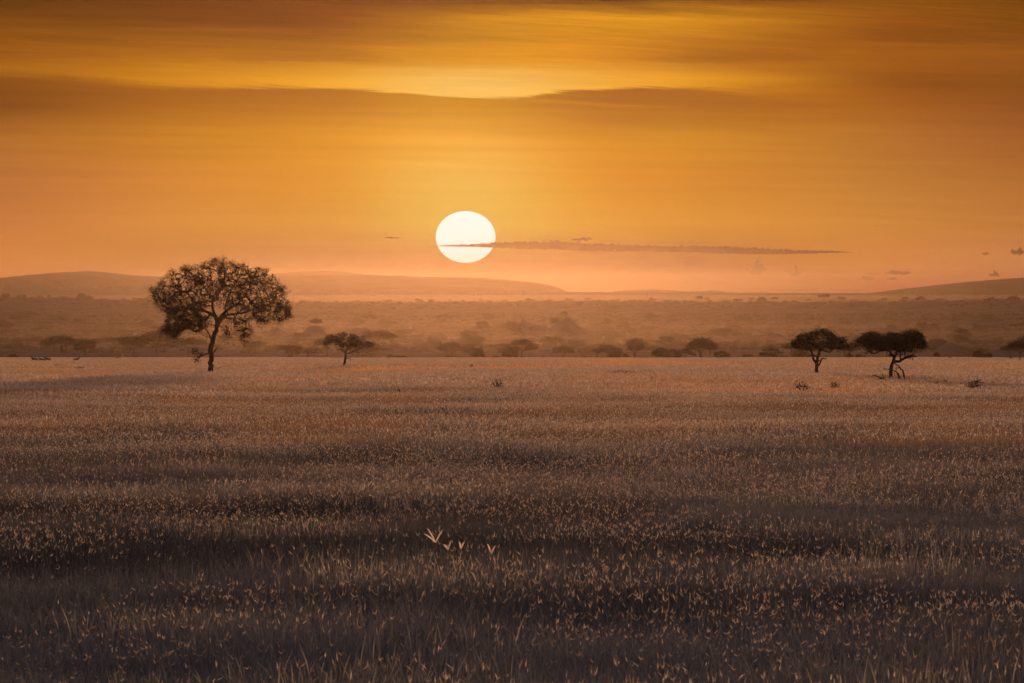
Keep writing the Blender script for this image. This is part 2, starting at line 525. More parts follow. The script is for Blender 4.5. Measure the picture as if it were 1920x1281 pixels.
c4 = lambda X, Y: ((X - 1330) * u4, (715 - Y) * u4)
t4 = px_tree('acacia_tree', 1669.4, D4, c4,
        [([(1327, 740), (1332, 680), (1340, 600), (1350, 540), (1370, 500), (1380, 450)], [.15, .13, .13, .12, .12, .10]),
         ([(1375, 470), (1340, 440, .3), (1315, 400, .5), (1230, 415, 1.0), (1160, 438, 1.4), (1120, 390, 1.6)], [.09, .08, .07, .06, .05, .03]),
         ([(1378, 460), (1400, 420, -.2), (1380, 380, -.5), (1330, 340, -.8)], [.07, .06, .05, .03]),
         ([(1370, 515), (1420, 515, -.3), (1460, 490, -.5), (1520, 465, -.8), (1585, 470, -1)], [.11, .10, .09, .07, .03]),
         ([(1430, 505, -.4), (1425, 450, -.5), (1440, 400, -.6)], [.06, .05, .04]),
         ([(1480, 480, -.6), (1470, 430, -.6), (1490, 370, -.7)], [.05, .04, .03]),
         ([(1520, 465, -.8), (1575, 445, -.8)], [.05, .02]),
         ([(1515, 465, -.8), (1530, 495, -.8)], [.04, .02])],
        [([(945, 320), (1010, 290), (1080, 255), (1160, 240), (1230, 250), (1300, 232), (1360, 250), (1420, 245), (1480, 225), (1560, 220), (1620, 235), (1660, 290), (1690, 350), (1660, 385), (1600, 370), (1540, 400), (1480, 420), (1400, 410), (1340, 385), (1230, 400), (1150, 380), (1060, 370), (970, 385)], .95, 12),
         ([(1090, 370), (1150, 380), (1150, 410), (1120, 430), (1100, 410)], .02, 4),
         ([(1500, 440), (1570, 450), (1570, 480), (1500, 485)], .01, 4)],
        (.22, .075, .1), 1000, 2.7, 44, shell=.18, whip=.22, rk=1.4, twig_r=.011, mats=(M_BARK, M_LEAFD),
        label='broad dark acacia with a leaning trunk above fallen limbs')


def stick(name, px, d, conv, limbs, label, cat, group=None, seed=5):
    x, y = at(px, d)
    rng = np.random.default_rng(seed)
    V, F = [], []
    for pts, rad in limbs:
        P = []
        for p in pts:
            a, b = conv(p[0], p[1]); P.append((a, p[2] if len(p) > 2 else 0.0, b))
        lp, lr = smooth_line(P, rad, .15)
        for i in range(1, len(lp) - 1): lp[i] = lp[i] + rng.normal(0, 1, 3) * lr[i] * .4
        tube(V, F, lp, lr, 6)
    o = mesh_obj(name, V, F, M_BARK, smooth=True)
    o.location = (x, y, ground_z(x, y))
    return tag(o, label, cat, group)


D5 = D4 - 12
u5 = K * D5 / 5.333
c5 = lambda X, Y: ((X - 1430) * u5, (752 - Y) * u5)
stick('fallen_limb', 1688, D5, c5,
      [([(1365, 555), (1400, 580), (1440, 620), (1468, 670), (1475, 720), (1462, 765)], [.05, .06, .07, .08, .09, .10]),
       ([(1255, 617), (1320, 625), (1380, 640), (1420, 690), (1450, 740), (1462, 760)], [.03, .04, .05, .08, .10, .11]),
       ([(1385, 640), (1400, 610), (1430, 605)], [.04, .03, .02]),
       ([(1400, 660), (1415, 720), (1412, 755)], [.05, .03, .02]),
       ([(1370, 640), (1373, 690)], [.03, .015]),
       ([(1425, 690), (1440, 735), (1430, 765)], [.05, .03, .02]),
       ([(1400, 600), (1370, 620)], [.03, .015])],
      'arched dead limb leaning from the broad dark acacia to the ground', 'dead limb', seed=6)
D6 = D4 - 18
u6 = K * D6 / 5.333
c6 = lambda X, Y: ((X - 1260) * u6, (768 - Y) * u6)
stick('fallen_branch', 1656, D6, c6,
      [([(1145, 688), (1185, 690), (1225, 712), (1280, 735), (1340, 765)], [.03, .05, .06, .08, .08]),
       ([(1165, 732), (1215, 728), (1240, 722)], [.025, .04, .05]),
       ([(1268, 728), (1260, 700), (1252, 668)], [.05, .035, .015])],
      'forked dead branch lying in the grass left of the leaning trunk', 'dead branch', seed=7)
D7 = row_d(722)
c7 = lambda X, Y: ((X - 1130) * K * D7 / 7.385, (252 - Y) * K * D7 / 7.385)
stick('dead_stump', 1773, D7, c7,
      [([(1140, 262), (1133, 225), (1118, 195), (1112, 172)], [.06, .06, .05, .02]), ([(1130, 215), (1148, 182)], [.04, .015])],
      'thin forked stump sticking out of the grass at right', 'stump', seed=8)


# --- bushes and weeds on the plain
def bush(px, row, wpx, hpx, label, dry=False, seed=1, leaves=6, dens=90, name='bush', mats=None, cat='bush', group=None, dd=None, leaf=None):
    d = dd or row_d(row)
    x, y = at(px, d)
    w, h = wpx * K * d, hpx * K * d
    rng = np.random.default_rng(seed)
    limbs = []
    for k in range(6):
        a = rng.uniform(-1, 1)
        b = rng.uniform(-1, 1)
        limbs.append(([(0, 0, -.1), (a * w * .2, b * w * .15, h * .35), (a * w * .42, b * w * .3, h * rng.uniform(.7, .95))], [.03 + h * .008, .025 + h * .004, .01]))
    poly = [(-w * .48, h * .35), (-w * .42, h * .7), (-w * .2, h * .9), (0, h), (w * .25, h * .92), (w * .43, h * .65), (w * .5, h * .3), (w * .2, h * .05), (-w * .25, h * .05)]
    ls = leaf or max(.10, h * .09)
    return grow_tree(name, (x, y, ground_z(x, y)), limbs, [(poly, 1, leaves)] if dens else [], (ls, ls * .45, .1), dens, w * .4, seed,
                     label=label, cat=cat, group=group, mats=mats or (M_BARK, M_SUNLEAF if dry else M_LEAFD), twig_r=.008 + h * .001, sides=5, step=.3, shell=.1)  # dry picks the paler leaves, coloured as if sunlit


bush(220.5, 673.5, 17, 21, 'small sunlit leafy sapling standing alone left of the large tree', dry=True, seed=3, leaves=7, dens=110, name='sapling', cat='sapling')
bush(932, 733, 26, 24, 'dark bare twiggy bush in the mid grass near the centre', seed=4, leaves=0, dens=120)
bush(1502, 738, 34, 22, 'dark weedy bush in front of the domed dark acacia', seed=5, leaves=2, dens=60, leaf=.14)
bush(1566, 733, 20, 22, 'narrow dark weed clump between the two dark acacias', seed=6, leaves=2, dens=45, leaf=.13)
bush(1829, 738, 32, 26, 'twiggy grey bush in the grass near the right edge', seed=7, leaves=3, dens=130, leaf=.14)
bush(1735, 719, 10, 8, 'tiny dark bush right of the fallen limbs', seed=8, leaves=5, dens=50)
bush(1757, 724, 8, 7, 'tiny tuft bush beside the forked stump', seed=9, leaves=5, dens=40)
bush(700, 719, 10, 11, 'small dark weed in the grass below the small acacia', seed=10, leaves=4, dens=50)
bush(748, 741, 5, 13, 'thin upright weed stalk in the mid grass', seed=12, leaves=1, dens=30)
bush(150, 694, 22, 7, 'low dark bush patch at far left', seed=13, leaves=6, dens=80)
bush(108, 690, 14, 8, 'small dark bush just below the resting lions', seed=14, leaves=6, dens=60)
bush(884, 689, 6, 7, 'dark speck of bush on the plain below the sun', seed=15, leaves=6, dens=40)
for i, (px, row, w, h) in enumerate([(1154, 704, 22, 9), (1172, 705, 20, 11), (1186, 704, 18, 9), (1203, 704, 12, 8), (1216, 703, 9, 9)]):
    bush(px, row + 1, w, h, ['dark upright weeds, leftmost clump of the row right of centre', 'tallest clump in the row of dark upright weeds', 'middle clump in the row of dark upright weeds',
                         'fourth clump in the row of dark upright weeds', 'small clump ending the row of dark upright weeds'][i],
         seed=40 + i, leaves=3, dens=40, leaf=.16, name='weed_clump', cat='weeds', group='row of dark upright weeds right of centre')


# ------------------------------------------------------------------ the far woodland
PC = bpy.data.collections.new('prototypes')         # never linked to the scene


def proto(kind, seed):
    s = random.Random(seed)
    j = lambda v, a=.5: v + s.uniform(-a, a)
    if kind == 'umbrella':
        L = [([(0, 0, -.3), (.1, 0, 1.6), (.2, 0, 2.8)], [.28, .22, .2]),
             ([(.2, 0, 2.7), (-.8, .5, 4.0), (-2.4, 1, 5.3), (-3.6, 1.2, 5.8)], [.16, .13, .09, .04]),
             ([(.2, 0, 2.7), (1.2, -.4, 4.0), (2.6, -1, 5.2), (3.8, -1.2, 5.7)], [.16, .13, .09, .04]),
             ([(.2, 0, 2.8), (.3, 1, 4.4), (.4, 2, 5.8)], [.12, .1, .05]), ([(.2, 0, 2.8), (.1, -1, 4.4), (-.4, -2.2, 5.8)], [.12, .1, .05])]
        C = [([(j(-5.2), 5.4), (j(-4.2), 6.4), (j(-2), 7.1), (0, j(7.3, .2)), (j(2), 7.1), (j(4), 6.5), (j(5.2), 5.5), (j(3), 5.1), (0, 5.6), (j(-3), 5.1)], 1, 7)]
        return L, C, (.5, .3, 0), 230, 4.4
    if kind == 'dome':
        L = [([(0, 0, -.3), (.1, 0, 1.2), (0, 0, 2.2)], [.4, .32, .28]),
             ([(0, 0, 2.0), (-1.5, .5, 3.2), (-3.3, 1, 4.4)], [.2, .14, .05]), ([(0, 0, 2.0), (1.4, -.4, 3.3), (3.2, -1, 4.4)], [.2, .14, .05]),
             ([(0, 0, 2.1), (.2, .5, 4), (.4, 1, 6)], [.18, .12, .05]), ([(0, 0, 2.1), (-.6, -1, 3.8), (-1.3, -1.6, 5.6)], [.15, .1, .05])]
        C = [([(j(-5.6), 3.2), (j(-4.9), 4.6), (j(-3), 6.1), (0, j(6.9, .3)), (j(2.6), 6.3), (j(4.8), 4.7), (j(5.7), 3.1), (j(4), 2.8), (2, 3.6), (0, 4.2), (-2, 3.6), (j(-4), 2.7)], 1, 7)]
        return L, C, (.55, .34, 0), 300, 4.8
    if kind == 'round':
        L = [([(0, 0, -.3), (0, 0, 1.0), (.2, 0, 2.6)], [.3, .25, .15]), ([(0, 0, 1), (-1.2, .4, 2.6), (-2, .6, 3.8)], [.16, .1, .04]), ([(0, 0, 1), (1.3, -.4, 2.6), (2, -.6, 3.6)], [.16, .1, .04])]
        C = [([(j(-3.2), 1.6), (j(-3.3), 3.4), (j(-1.8), 5.0), (0, j(5.6, .3)), (j(2), 4.8), (j(3.3), 3.2), (j(3.0), 1.4), (0, 1.0)], 1, 8)]
        return L, C, (.5, .32, 0), 230, 3.0
    if kind == 'bush':
        L = [([(0, 0, -.2), (-.5, .2, 1.0), (-1.4, .4, 2.0)], [.1, .08, .03]), ([(0, 0, -.2), (.6, -.2, 1.1), (1.4, -.4, 2.0)], [.1, .08, .03]), ([(0, 0, -.2), (.1, .4, 1.2), (0, .5, 2.4)], [.1, .07, .03])]
        C = [([(j(-2.4, .3), .1), (j(-2.4, .3), 1.3), (j(-1.3, .3), 2.3), (.2, j(2.8, .3)), (j(1.6, .3), 2.2), (j(2.5, .3), 1.1), (2.3, .1)], 1, 8)]
        return L, C, (.42, .28, 0), 150, 2.2
    if kind == 'layered':
        L = [([(0, 0, -.3), (.2, 0, 2), (0, 0, 4), (.4, 0, 6)], [.3, .24, .17, .08]), ([(.1, 0, 2.2), (-1.6, .4, 3.2), (-3.4, .8, 3.9)], [.14, .1, .04]),
             ([(.1, 0, 3), (1.6, -.4, 4.2), (3.4, -.8, 4.8)], [.14, .1, .04]), ([(0, 0, 4), (-1, -.8, 5.4), (-2, -1, 6.4)], [.12, .09, .04])]
        C = [([(j(-4.6), 3.8), (j(-3.4), 4.7), (-1.4, 4.6), (-1.0, 3.9), (-3, 3.4)], .25, 8), ([(1, 4.6), (j(2.4), 5.5), (j(4.6), 5.1), (4.2, 4.4), (2, 4.2)], .25, 8),
             ([(j(-3.2), 6.4), (j(-1.6), 7.4), (.6, j(7.9, .3)), (j(2.6), 7.2), (3.0, 6.4), (0, 6.0)], .5, 8)]
        return L, C, (.5, .3, 0), 240, 3.4
    if kind == 'bare':
        return [([(0, 0, -.3), (.1, 0, 1.4)], [.3, .25]), ([(.1, 0, 1.2), (-.8, .3, 3), (-2.2, .5, 4.6), (-2.8, .5, 6)], [.18, .13, .07, .03]),
                ([(.1, 0, 1.2), (.6, -.3, 3), (1.8, -.5, 4.8), (2.8, -.5, 5.6)], [.18, .13, .07, .03]), ([(.1, 0, 1.3), (.1, .3, 3.4), (.3, .4, 5.2), (0, .4, 6.6)], [.15, .11, .06, .03])], \
            [([(-3.4, 3.6), (-3, 5.6), (-1.2, 7), (.8, 7.2), (2.8, 6), (3.4, 4), (1.5, 3), (-1.5, 3)], 1, 2)], (.3, .15, 0), 210, 2.8


PROT = {}
for kind, seeds in (('umbrella', (1, 2, 3)), ('dome', (4, 5)), ('round', (6, 7)), ('bush', (8, 9)), ('layered', (10, 11)), ('bare', (12,))):
    PROT[kind] = []
    for s_ in seeds:
        L, C, lf, na, dp = proto(kind, s_)
        r = grow_tree('far_tree', (0, 0, 0), L, C, lf, na, dp, 100 + s_, label=None, cat=None, mats=(M_BARK, M_FARLEAF), twig_r=.03, sides=5, step=.8, col=PC, shell=-.05 if kind != 'bare' else -.3)
        PROT[kind].append(r)
PW = dict(umbrella=10.4, dome=11.3, round=6.6, bush=4.9, layered=8.8, bare=6.8)
NAME = dict(umbrella='flat_topped_acacia', dome='domed_acacia', round='round_tree', bush='distant_bush', layered='layered_acacia', bare='bare_tree')


def place(kind, px, d, w_m, label, group=None, hs=1.0, rz=None, zoff=0.0, var=None):
    src = PROT[kind][var if var is not None else random.randrange(len(PROT[kind]))]
    x, y = at(px, d)
    o = src.copy(); o.name = NAME[kind]
    COL.objects.link(o)
    s = w_m / PW[kind]
    o.location = (x, y, ground_z(x, y) + zoff)
    o.rotation_euler = (0, 0, random.uniform(0, 6.28) if rz is None else rz)
    o.scale = (s, s, s * hs)
    tag(o, label, 'bush' if kind == 'bush' else 'tree', group)
    for ch in src.children:
        c = ch.copy(); COL.objects.link(c); c.parent = o
    return o


def place_px(kind, px, row, wpx, label, d, hs=1.0, rz=0.0, var=0, group=None):
    return place(kind, px, d, wpx * K * d, label, group, hs, rz, 0.0, var)


E = 2540.0  # just beyond the far edge of the grassland
place_px('dome', 115, 668, 74, 'wide low domed tree at the plain edge, far left', E + 1400, .72)
place_px('umbrella', 250, 670, 56, 'umbrella-shaped tree with a forked trunk behind the sunlit sapling', E + 1200, .95)
place_px('dome', 292, 670, 80, 'hazy broad domed tree just left of the large tree trunk', E + 1600, .9)
place_px('umbrella', 708, 671, 72, 'pale hazy umbrella tree just right of the small acacia', E + 1600, .85, var=1)
place_px('layered', 978, 671, 62, 'wide layered acacia at the plain edge below the sun', E + 700, .62)
place_px('round', 955, 671, 30, 'rounded dark tree at the left shoulder of the wide layered acacia', E + 150, .85)
place_px('round', 1152, 671, 22, 'small round bushy tree between the dead tree and the bare tree', E + 60, .8)
place_px('bare', 1190, 671, 42, 'thin nearly bare spreading tree at the plain edge', E + 60, .85)
place_px('round', 1172, 671, 14, 'small tree pressed against the bare spreading tree', E + 100, 1)
place_px('round', 1238, 672, 34, 'dense round tree at the left end of the dark thicket', E + 40, .75)
place_px('round', 1262, 672, 32, 'dark tree in the middle of the thicket left of the domed acacia', E + 120, .72, var=1)
place_px('dome', 1284, 672, 40, 'dark wide tree joining the thicket to the large domed acacia', E + 140, .85)
place_px('dome', 1313, 672, 62, 'large domed acacia with branching trunk at the plain edge right of centre', E - 30, .98, var=1)
place_px('round', 1352, 672, 30, 'rounded bush under the right side of the large domed acacia', E + 90, .65)
place_px('bush', 1394, 673, 12, 'small lone bush at the plain edge right of the large domed acacia', E, .9)
place_px('layered', 1445, 673, 44, 'low layered tree left of the domed dark acacia', E + 120, .58, var=1)
place_px('umbrella', 1487, 673, 42, 'grey hazy tree leaning behind the domed dark acacia', E + 60, 1.05, var=2)
place_px('round', 1503, 673, 34, 'hazy bush under the domed dark acacia', E + 120, .55)
place_px('umbrella', 1590, 673, 56, 'hazy umbrella tree seen between the two dark acacias', E + 200, .8)
place_px('umbrella', 1622, 673, 50, 'hazy multi-stemmed tree behind the left wing of the broad acacia', E + 140, .82, var=1)
place_px('bush', 1592, 673, 20, 'squat bush at the plain edge between the two dark acacias', E, .9)
place_px('bush', 1668, 673, 16, 'squat bush seen just left of the leaning trunk', E, .9)
place_px('round', 1756, 673, 12, 'narrow upright bush right of the broad dark acacia', E - 80, 1.15)
place_px('round', 1834, 674, 22, 'larger of the two dark bushes near the right edge', E - 180, .95)
place_px('round', 1853, 674, 16, 'smaller of the two dark bushes near the right edge', E - 180, .9, var=1)
place_px('umbrella', 1912, 680, 44, 'upright acacia standing at the right edge of the photo', 1850, 1.2)
place_px('dome', 1925, 655, 60, 'dark crowned tree on the slope cut by the right edge', 3300, 1.1)

# dead trees right of centre
for nm, px, hpx, lab, sd in (('dead_tree', 1093, 22, 'small leafless dead tree with forked trunk, the left of two', 3), ('dead_tree', 1120, 30, 'taller leafless dead tree with twisted limbs, the right of two', 5)):
    d = E - 20
    x, y = at(px, d)
    h = hpx * K * d
    if sd == 3:
        L = [([(0, 0, -.2), (0, 0, h * .25)], [.16, .14]), ([(0, 0, h * .2), (-h * .25, .3, h * .55), (-h * .5, .4, h * .85), (-h * .6, .4, h)], [.12, .09, .05, .03]),
             ([(-h * .3, .3, h * .6), (-h * .65, .2, h * .7)], [.05, .02]), ([(0, 0, h * .2), (h * .2, -.2, h * .5), (h * .45, -.3, h * .75), (h * .5, -.3, h * .85)], [.11, .08, .05, .03]),
             ([(h * .2, -.2, h * .5), (h * .1, .2, h * .8)], [.05, .02])]
    else:
        L = [([(-h * .08, 0, -.2), (0, 0, h * .3), (h * .08, 0, h * .5)], [.2, .17, .13]), ([(h * .02, 0, h * .35), (-h * .12, .3, h * .7), (-h * .16, .3, h)], [.11, .08, .03]),
             ([(h * .08, 0, h * .5), (h * .25, -.3, h * .7), (h * .4, -.3, h * .75), (h * .55, -.2, h * .9)], [.11, .09, .06, .03]), ([(h * .2, -.2, h * .65), (h * .18, 0, h * .95)], [.06, .03]),
             ([(-h * .1, .3, h * .65), (-h * .3, .4, h * .9)], [.05, .02]), ([(h * .35, -.3, h * .73), (h * .5, -.3, h * .6)], [.05, .02])]
    o = grow_tree(nm, (x, y, ground_z(x, y)), L, [([(-h * .5, h * .5), (-h * .4, h), (h * .4, h), (h * .6, h * .6), (0, h * .35)], 1, 0)], (.1, .05, 0), 26, 1.5, 200 + sd,
                  label=lab, cat='tree', group='leafless dead trees right of centre', twig_r=.022)

# knoll trees, and single crowns standing on the first wooded ridge
for px, d, w, k, lab in ((560, 5500, 9, 'round', 'dark tree on the left shoulder of the rounded knoll'), (592, 5600, 12, 'dome', 'domed tree crowning the rounded knoll right of the large tree'),
                         (640, 5700, 9, 'round', 'dark tree on the right shoulder of the rounded knoll'), (1042, 6200, 10, 'round', 'ragged tree on top of the middle knoll'),
                         (1058, 6190, 9, 'layered', 'second ragged tree on top of the middle knoll'), (968, 6150, 11, 'round', 'rounded tree at the left foot of the middle knoll'),
                         (1000, 6150, 9, 'round', 'rounded tree left of the middle knoll top')):
    place(k, px, d, w, lab, hs=.8)
for px, w, k, lab, d in ((62, 6, 'umbrella', 'tiny lone tree standing above the left ridge line', 10900), (153, 17, 'round', 'large dark clump tree on the left ridge line', 10700),
                      (167, 12, 'round', 'second dark clump tree on the left ridge line', 10700), (265, 8, 'umbrella', 'small high tree at the left of the large tree crown on the ridge', 10800),
                      (783, 12, 'umbrella', 'small umbrella tree on the ridge below the sun', 10950), (1102, 12, 'umbrella', 'flat umbrella tree on the ridge above the middle knoll', 10950),
                      (1063, 9, 'layered', 'upright small tree on the ridge above the middle knoll', 10950), (1227, 9, 'umbrella', 'small tree raised above the ridge row right of centre', 10950),
                      (1312, 16, 'umbrella', 'flat umbrella tree above the ridge, leftmost of the right-hand ones', 10980), (1386, 14, 'dome', 'low dome tree on the ridge row', 10980),
                      (1410, 13, 'umbrella', 'flat umbrella tree above the ridge beside a dome-shaped one', 10980), (1428, 19, 'dome', 'wide dome-shaped tree on the ridge row', 10980),
                      (1453, 15, 'umbrella', 'flat umbrella tree right of the wide dome-shaped ridge tree', 10980), (1516, 11, 'umbrella', 'thin small umbrella tree on the ridge above the dark pair', 10980),
                      (1546, 24, 'umbrella', 'widest flat umbrella tree on the ridge at right', 10980), (1577, 17, 'umbrella', 'flat umbrella tree right of the widest ridge one', 10980),
                      (1659, 12, 'umbrella', 'small flat umbrella tree on the ridge above the broad acacia', 10980), (1697, 13, 'umbrella', 'faint umbrella tree on the ridge right of the broad acacia', 11100),
                      (1726, 20, 'dome', 'low dome tree ending the ridge row at right', 10900), (1900, 22, 'umbrella', 'dark spreading tree on the ridge near the right edge', 10200)):
    x, y = at(px, d)
    o = place(k, px, d, w * K * d, lab, hs=1.0 if k != 'umbrella' else 1.05, rz=random.choice([0, 3.14]))

KINDW = [('umbrella', 9.5, 'hazy flat-topped acacia in the wooded valley beyond the grassland', 'flat-topped acacias in the hazy valley'),
         ('dome', 10.5, 'hazy domed acacia in the wooded valley beyond the grassland', 'domed acacias in the hazy valley'),
         ('round', 8, 'hazy round-crowned tree in the wooded valley beyond the grassland', 'round trees in the hazy valley'),
         ('layered', 9, 'hazy layered acacia in the wooded valley beyond the grassland', 'layered acacias in the hazy valley'),
         ('bush', 6, 'hazy low bush at the foot of the wooded valley', 'low bushes in the hazy valley')]
rv = random.Random(77)
for i in range(165):
    k, w, lab, g = KINDW[rv.choices(range(5), [34, 26, 16, 18, 6])[0]]
    d = 3050 + 5600 * rv.random() ** .9
    place(k, rv.uniform(-60, 1980), d, w * rv.uniform(1.0, 1.9), lab, g, hs=rv.uniform(.55, .85))
for i in range(24):
    place('bush' if rv.random() < .6 else 'round', rv.choice([rv.uniform(690, 950), rv.uniform(690, 950), rv.uniform(1380, 1480), rv.uniform(1560, 1680), rv.uniform(-40, 1960)]), E + rv.uniform(20, 300), rv.uniform(2.5, 5.5), 'hazy low bush along the far edge of the grassland', 'low bushes along the far edge of the grassland', hs=rv.uniform(.5, .9))
for i in range(70):
    k = rv.choice(['umbrella', 'round', 'dome', 'layered'])
    place(k, rv.uniform(-60, 1980), rv.uniform(10400, 11150), rv.uniform(6, 12), 'tiny tree in the row along the first wooded ridge', 'row of tiny trees along the first wooded ridge', hs=rv.uniform(.7, 1))


# ------------------------------------------------------------------ stuff by geometry nodes
def scatter(name, P, ROT, SCL, IDX, coll, kind_label):
    me = bpy.data.meshes.new(name)
    me.from_pydata([tuple(map(float, p)) for p in P], [], [])
    for nm, typ, data, key in (('rot', 'FLOAT_VECTOR', ROT, 'vector'), ('scl', 'FLOAT_VECTOR', SCL, 'vector'), ('idx', 'INT', IDX, 'value')):
        a = me.attributes.new(nm, typ, 'POINT')
        a.data.foreach_set(key, np.asarray(data, dtype=np.int32 if typ == 'INT' else np.float32).ravel())
    o = bpy.data.objects.new(name, me)
    COL.objects.link(o)
    tag(o, kind_label, kind='stuff')
    ng = bpy.data.node_groups.new(name + '_scatter', 'GeometryNodeTree')
    ng.interface.new_socket('Geometry', in_out='INPUT', socket_type='NodeSocketGeometry')
    ng.interface.new_socket('Geometry', in_out='OUTPUT', socket_type='NodeSocketGeometry')
    N = ng.nodes
    gi, go = N.new('NodeGroupInput'), N.new('NodeGroupOutput')
    ci = N.new('GeometryNodeCollectionInfo')
    ci.inputs['Collection'].default_value = coll
    ci.inputs['Separate Children'].default_value = True
    ci.inputs['Reset Children'].default_value = True
    ip = N.new('GeometryNodeInstanceOnPoints')
    ip.inputs['Pick Instance'].default_value = True

    def named(nm, dt):
        a = N.new('GeometryNodeInputNamedAttribute'); a.data_type = dt; a.inputs['Name'].default_value = nm
        return a.outputs['Attribute']
    ng.links.new(gi.outputs[0], ip.inputs['Points'])
    ng.links.new(ci.outputs[0], ip.inputs['Instance'])
    ng.links.new(named('idx', 'INT'), ip.inputs['Instance Index'])
    ng.links.new(named('rot', 'FLOAT_VECTOR'), ip.inputs['Rotation'])
    ng.links.new(named('scl', 'FLOAT_VECTOR'), ip.inputs['Scale'])
    ng.links.new(ip.outputs[0], go.inputs[0])
    md = o.modifiers.new('scatter', 'NODES'); md.node_group = ng
    return o


# woodland mass: small crown clumps
WC = bpy.data.collections.new('woodland_clumps')
for i in range(6):
    rg = np.random.default_rng(300 + i)
    V, F, T = [], [], []
    flat = i % 3 == 0
    for k in range(60):
        a = rg.uniform(0, 6.28); r = 3.6 * math.sqrt(rg.uniform())
        h = (3.6 + .8 * rg.uniform() if flat else 3.9 * math.sqrt(max(0, 1 - (r / 4.0) ** 2)) * rg.uniform(.15, 1)) + .2
        leaf_faces(V, F, T, np.array([r * math.cos(a), r * math.sin(a), h]), .95, .6, 0, rg, 3)
    if flat:
        tube(V, F, [(0, 0, -.2), (.3, 0, 2), (0, 0, 3.8)], [.25, .2, .1], 4)
        T += [.2] * (len(F) - len(T))
    mesh_obj('clump_%02d' % i, V, F, M_FARLEAF, col=WC, tone=T)
P, RO, SL, IX = [], [], [], []
rw = np.random.default_rng(55)
for i in range(20000):
    q = rw.uniform()
    if q < .80: d = 4200 + 5200 * rw.uniform() ** .9
    elif q < .92: d = rw.uniform(10000, 11400)
    else: d = rw.uniform(16400, 17500)
    px = rw.uniform(-450, 2370)
    x, y = at(px, d)
    if d < 9300 and nz(x, y, 130, 3.3) < -.22 and rw.uniform() < .6: continue
    P.append((x, y, ground_z(x, y)))
    s = rw.uniform(.3, .9) * (1.0 if d < 9500 else 1.15)
    RO.append((0, 0, rw.uniform(0, 6.28))); SL.append((s, s, s * rw.uniform(.6, 1.0))); IX.append(int(rw.integers(6)))
scatter('woodland', P, RO, SL, IX, WC, 'hazy mass of scrub and tree crowns covering the far slopes')


# ------------------------------------------------------------------ grass
GC = bpy.data.collections.new('grass_patches')


def grass_patch(idx, n, size, h0, h1, w, seedfrac, sl, sw, seed, mats, segs=3):
    rg = np.random.default_rng(seed)
    V, F, MI, T = [], [], [], []
    for i in range(n):
        bx, by = rg.uniform(-size / 2, size / 2, 2)
        h = rg.uniform(h0, h1) * (.75 + .25 * rg.uniform())
        yaw = rg.uniform(0, 6.28); lean = abs(rg.normal(0, .28)) + .05
        fx, fy = math.cos(yaw), math.sin(yaw)
        wy = rg.uniform(0, 6.28)
        sx, sy = math.cos(wy), math.sin(wy)
        ww = w * rg.uniform(.5, 1.5)
        if rg.uniform() < .12: h *= 1.35; lean *= 2.2
        tone = rg.uniform() ** 2.0
        b = len(V)
        for k in range(segs):
            t = k / segs
            o = lean * h * t * t
            hw = ww * .5 * (1 - .5 * t)
            z = h * t * (1 - .15 * lean * t)
            V += [(bx + fx * o - sx * hw, by + fy * o - sy * hw, z), (bx + fx * o + sx * hw, by + fy * o + sy * hw, z)]
        o = lean * h
        tip = (bx + fx * o, by + fy * o, h * (1 - .15 * lean))
        V.append(tip)
        for k in range(segs - 1):
            q = b + 2 * k
            F.append((q, q + 1, q + 3, q + 2)); MI.append(0); T.append(tone)
        q = b + 2 * (segs - 1)
        F.append((q, q + 1, q + 2)); MI.append(0); T.append(tone)
        if rg.uniform() < seedfrac:
            for rep in range(1 + (rg.uniform() < .35)):
                y2 = yaw + rg.uniform(-1.2, 1.2) + rep * 2.5
                el = rg.uniform(.55, 1.5)
                l = sl * rg.uniform(.5, 1.25); s2 = sw * rg.uniform(.6, 1.3)
                d = np.array([math.cos(y2) * math.cos(el), math.sin(y2) * math.cos(el), math.sin(el)])
                s = np.cross(d, rg.normal(0, 1, 3)); s /= np.linalg.norm(s)
                s_b = np.cross(d, s)
                p = np.array(tip) - d * l * .15
                t2 = rg.uniform()
                for ss in (s, s_b):
                    b = len(V)
                    V += [tuple(p), tuple(p + d * l * .4 + ss * s2 * .5), tuple(p + d * l), tuple(p + d * l * .4 - ss * s2 * .5)]
                    F.append((b, b + 1, b + 2, b + 3)); MI.append(1); T.append(t2)
    mesh_obj('patch_%02d' % idx, V, F, mats, col=GC, mi=MI, tone=T)


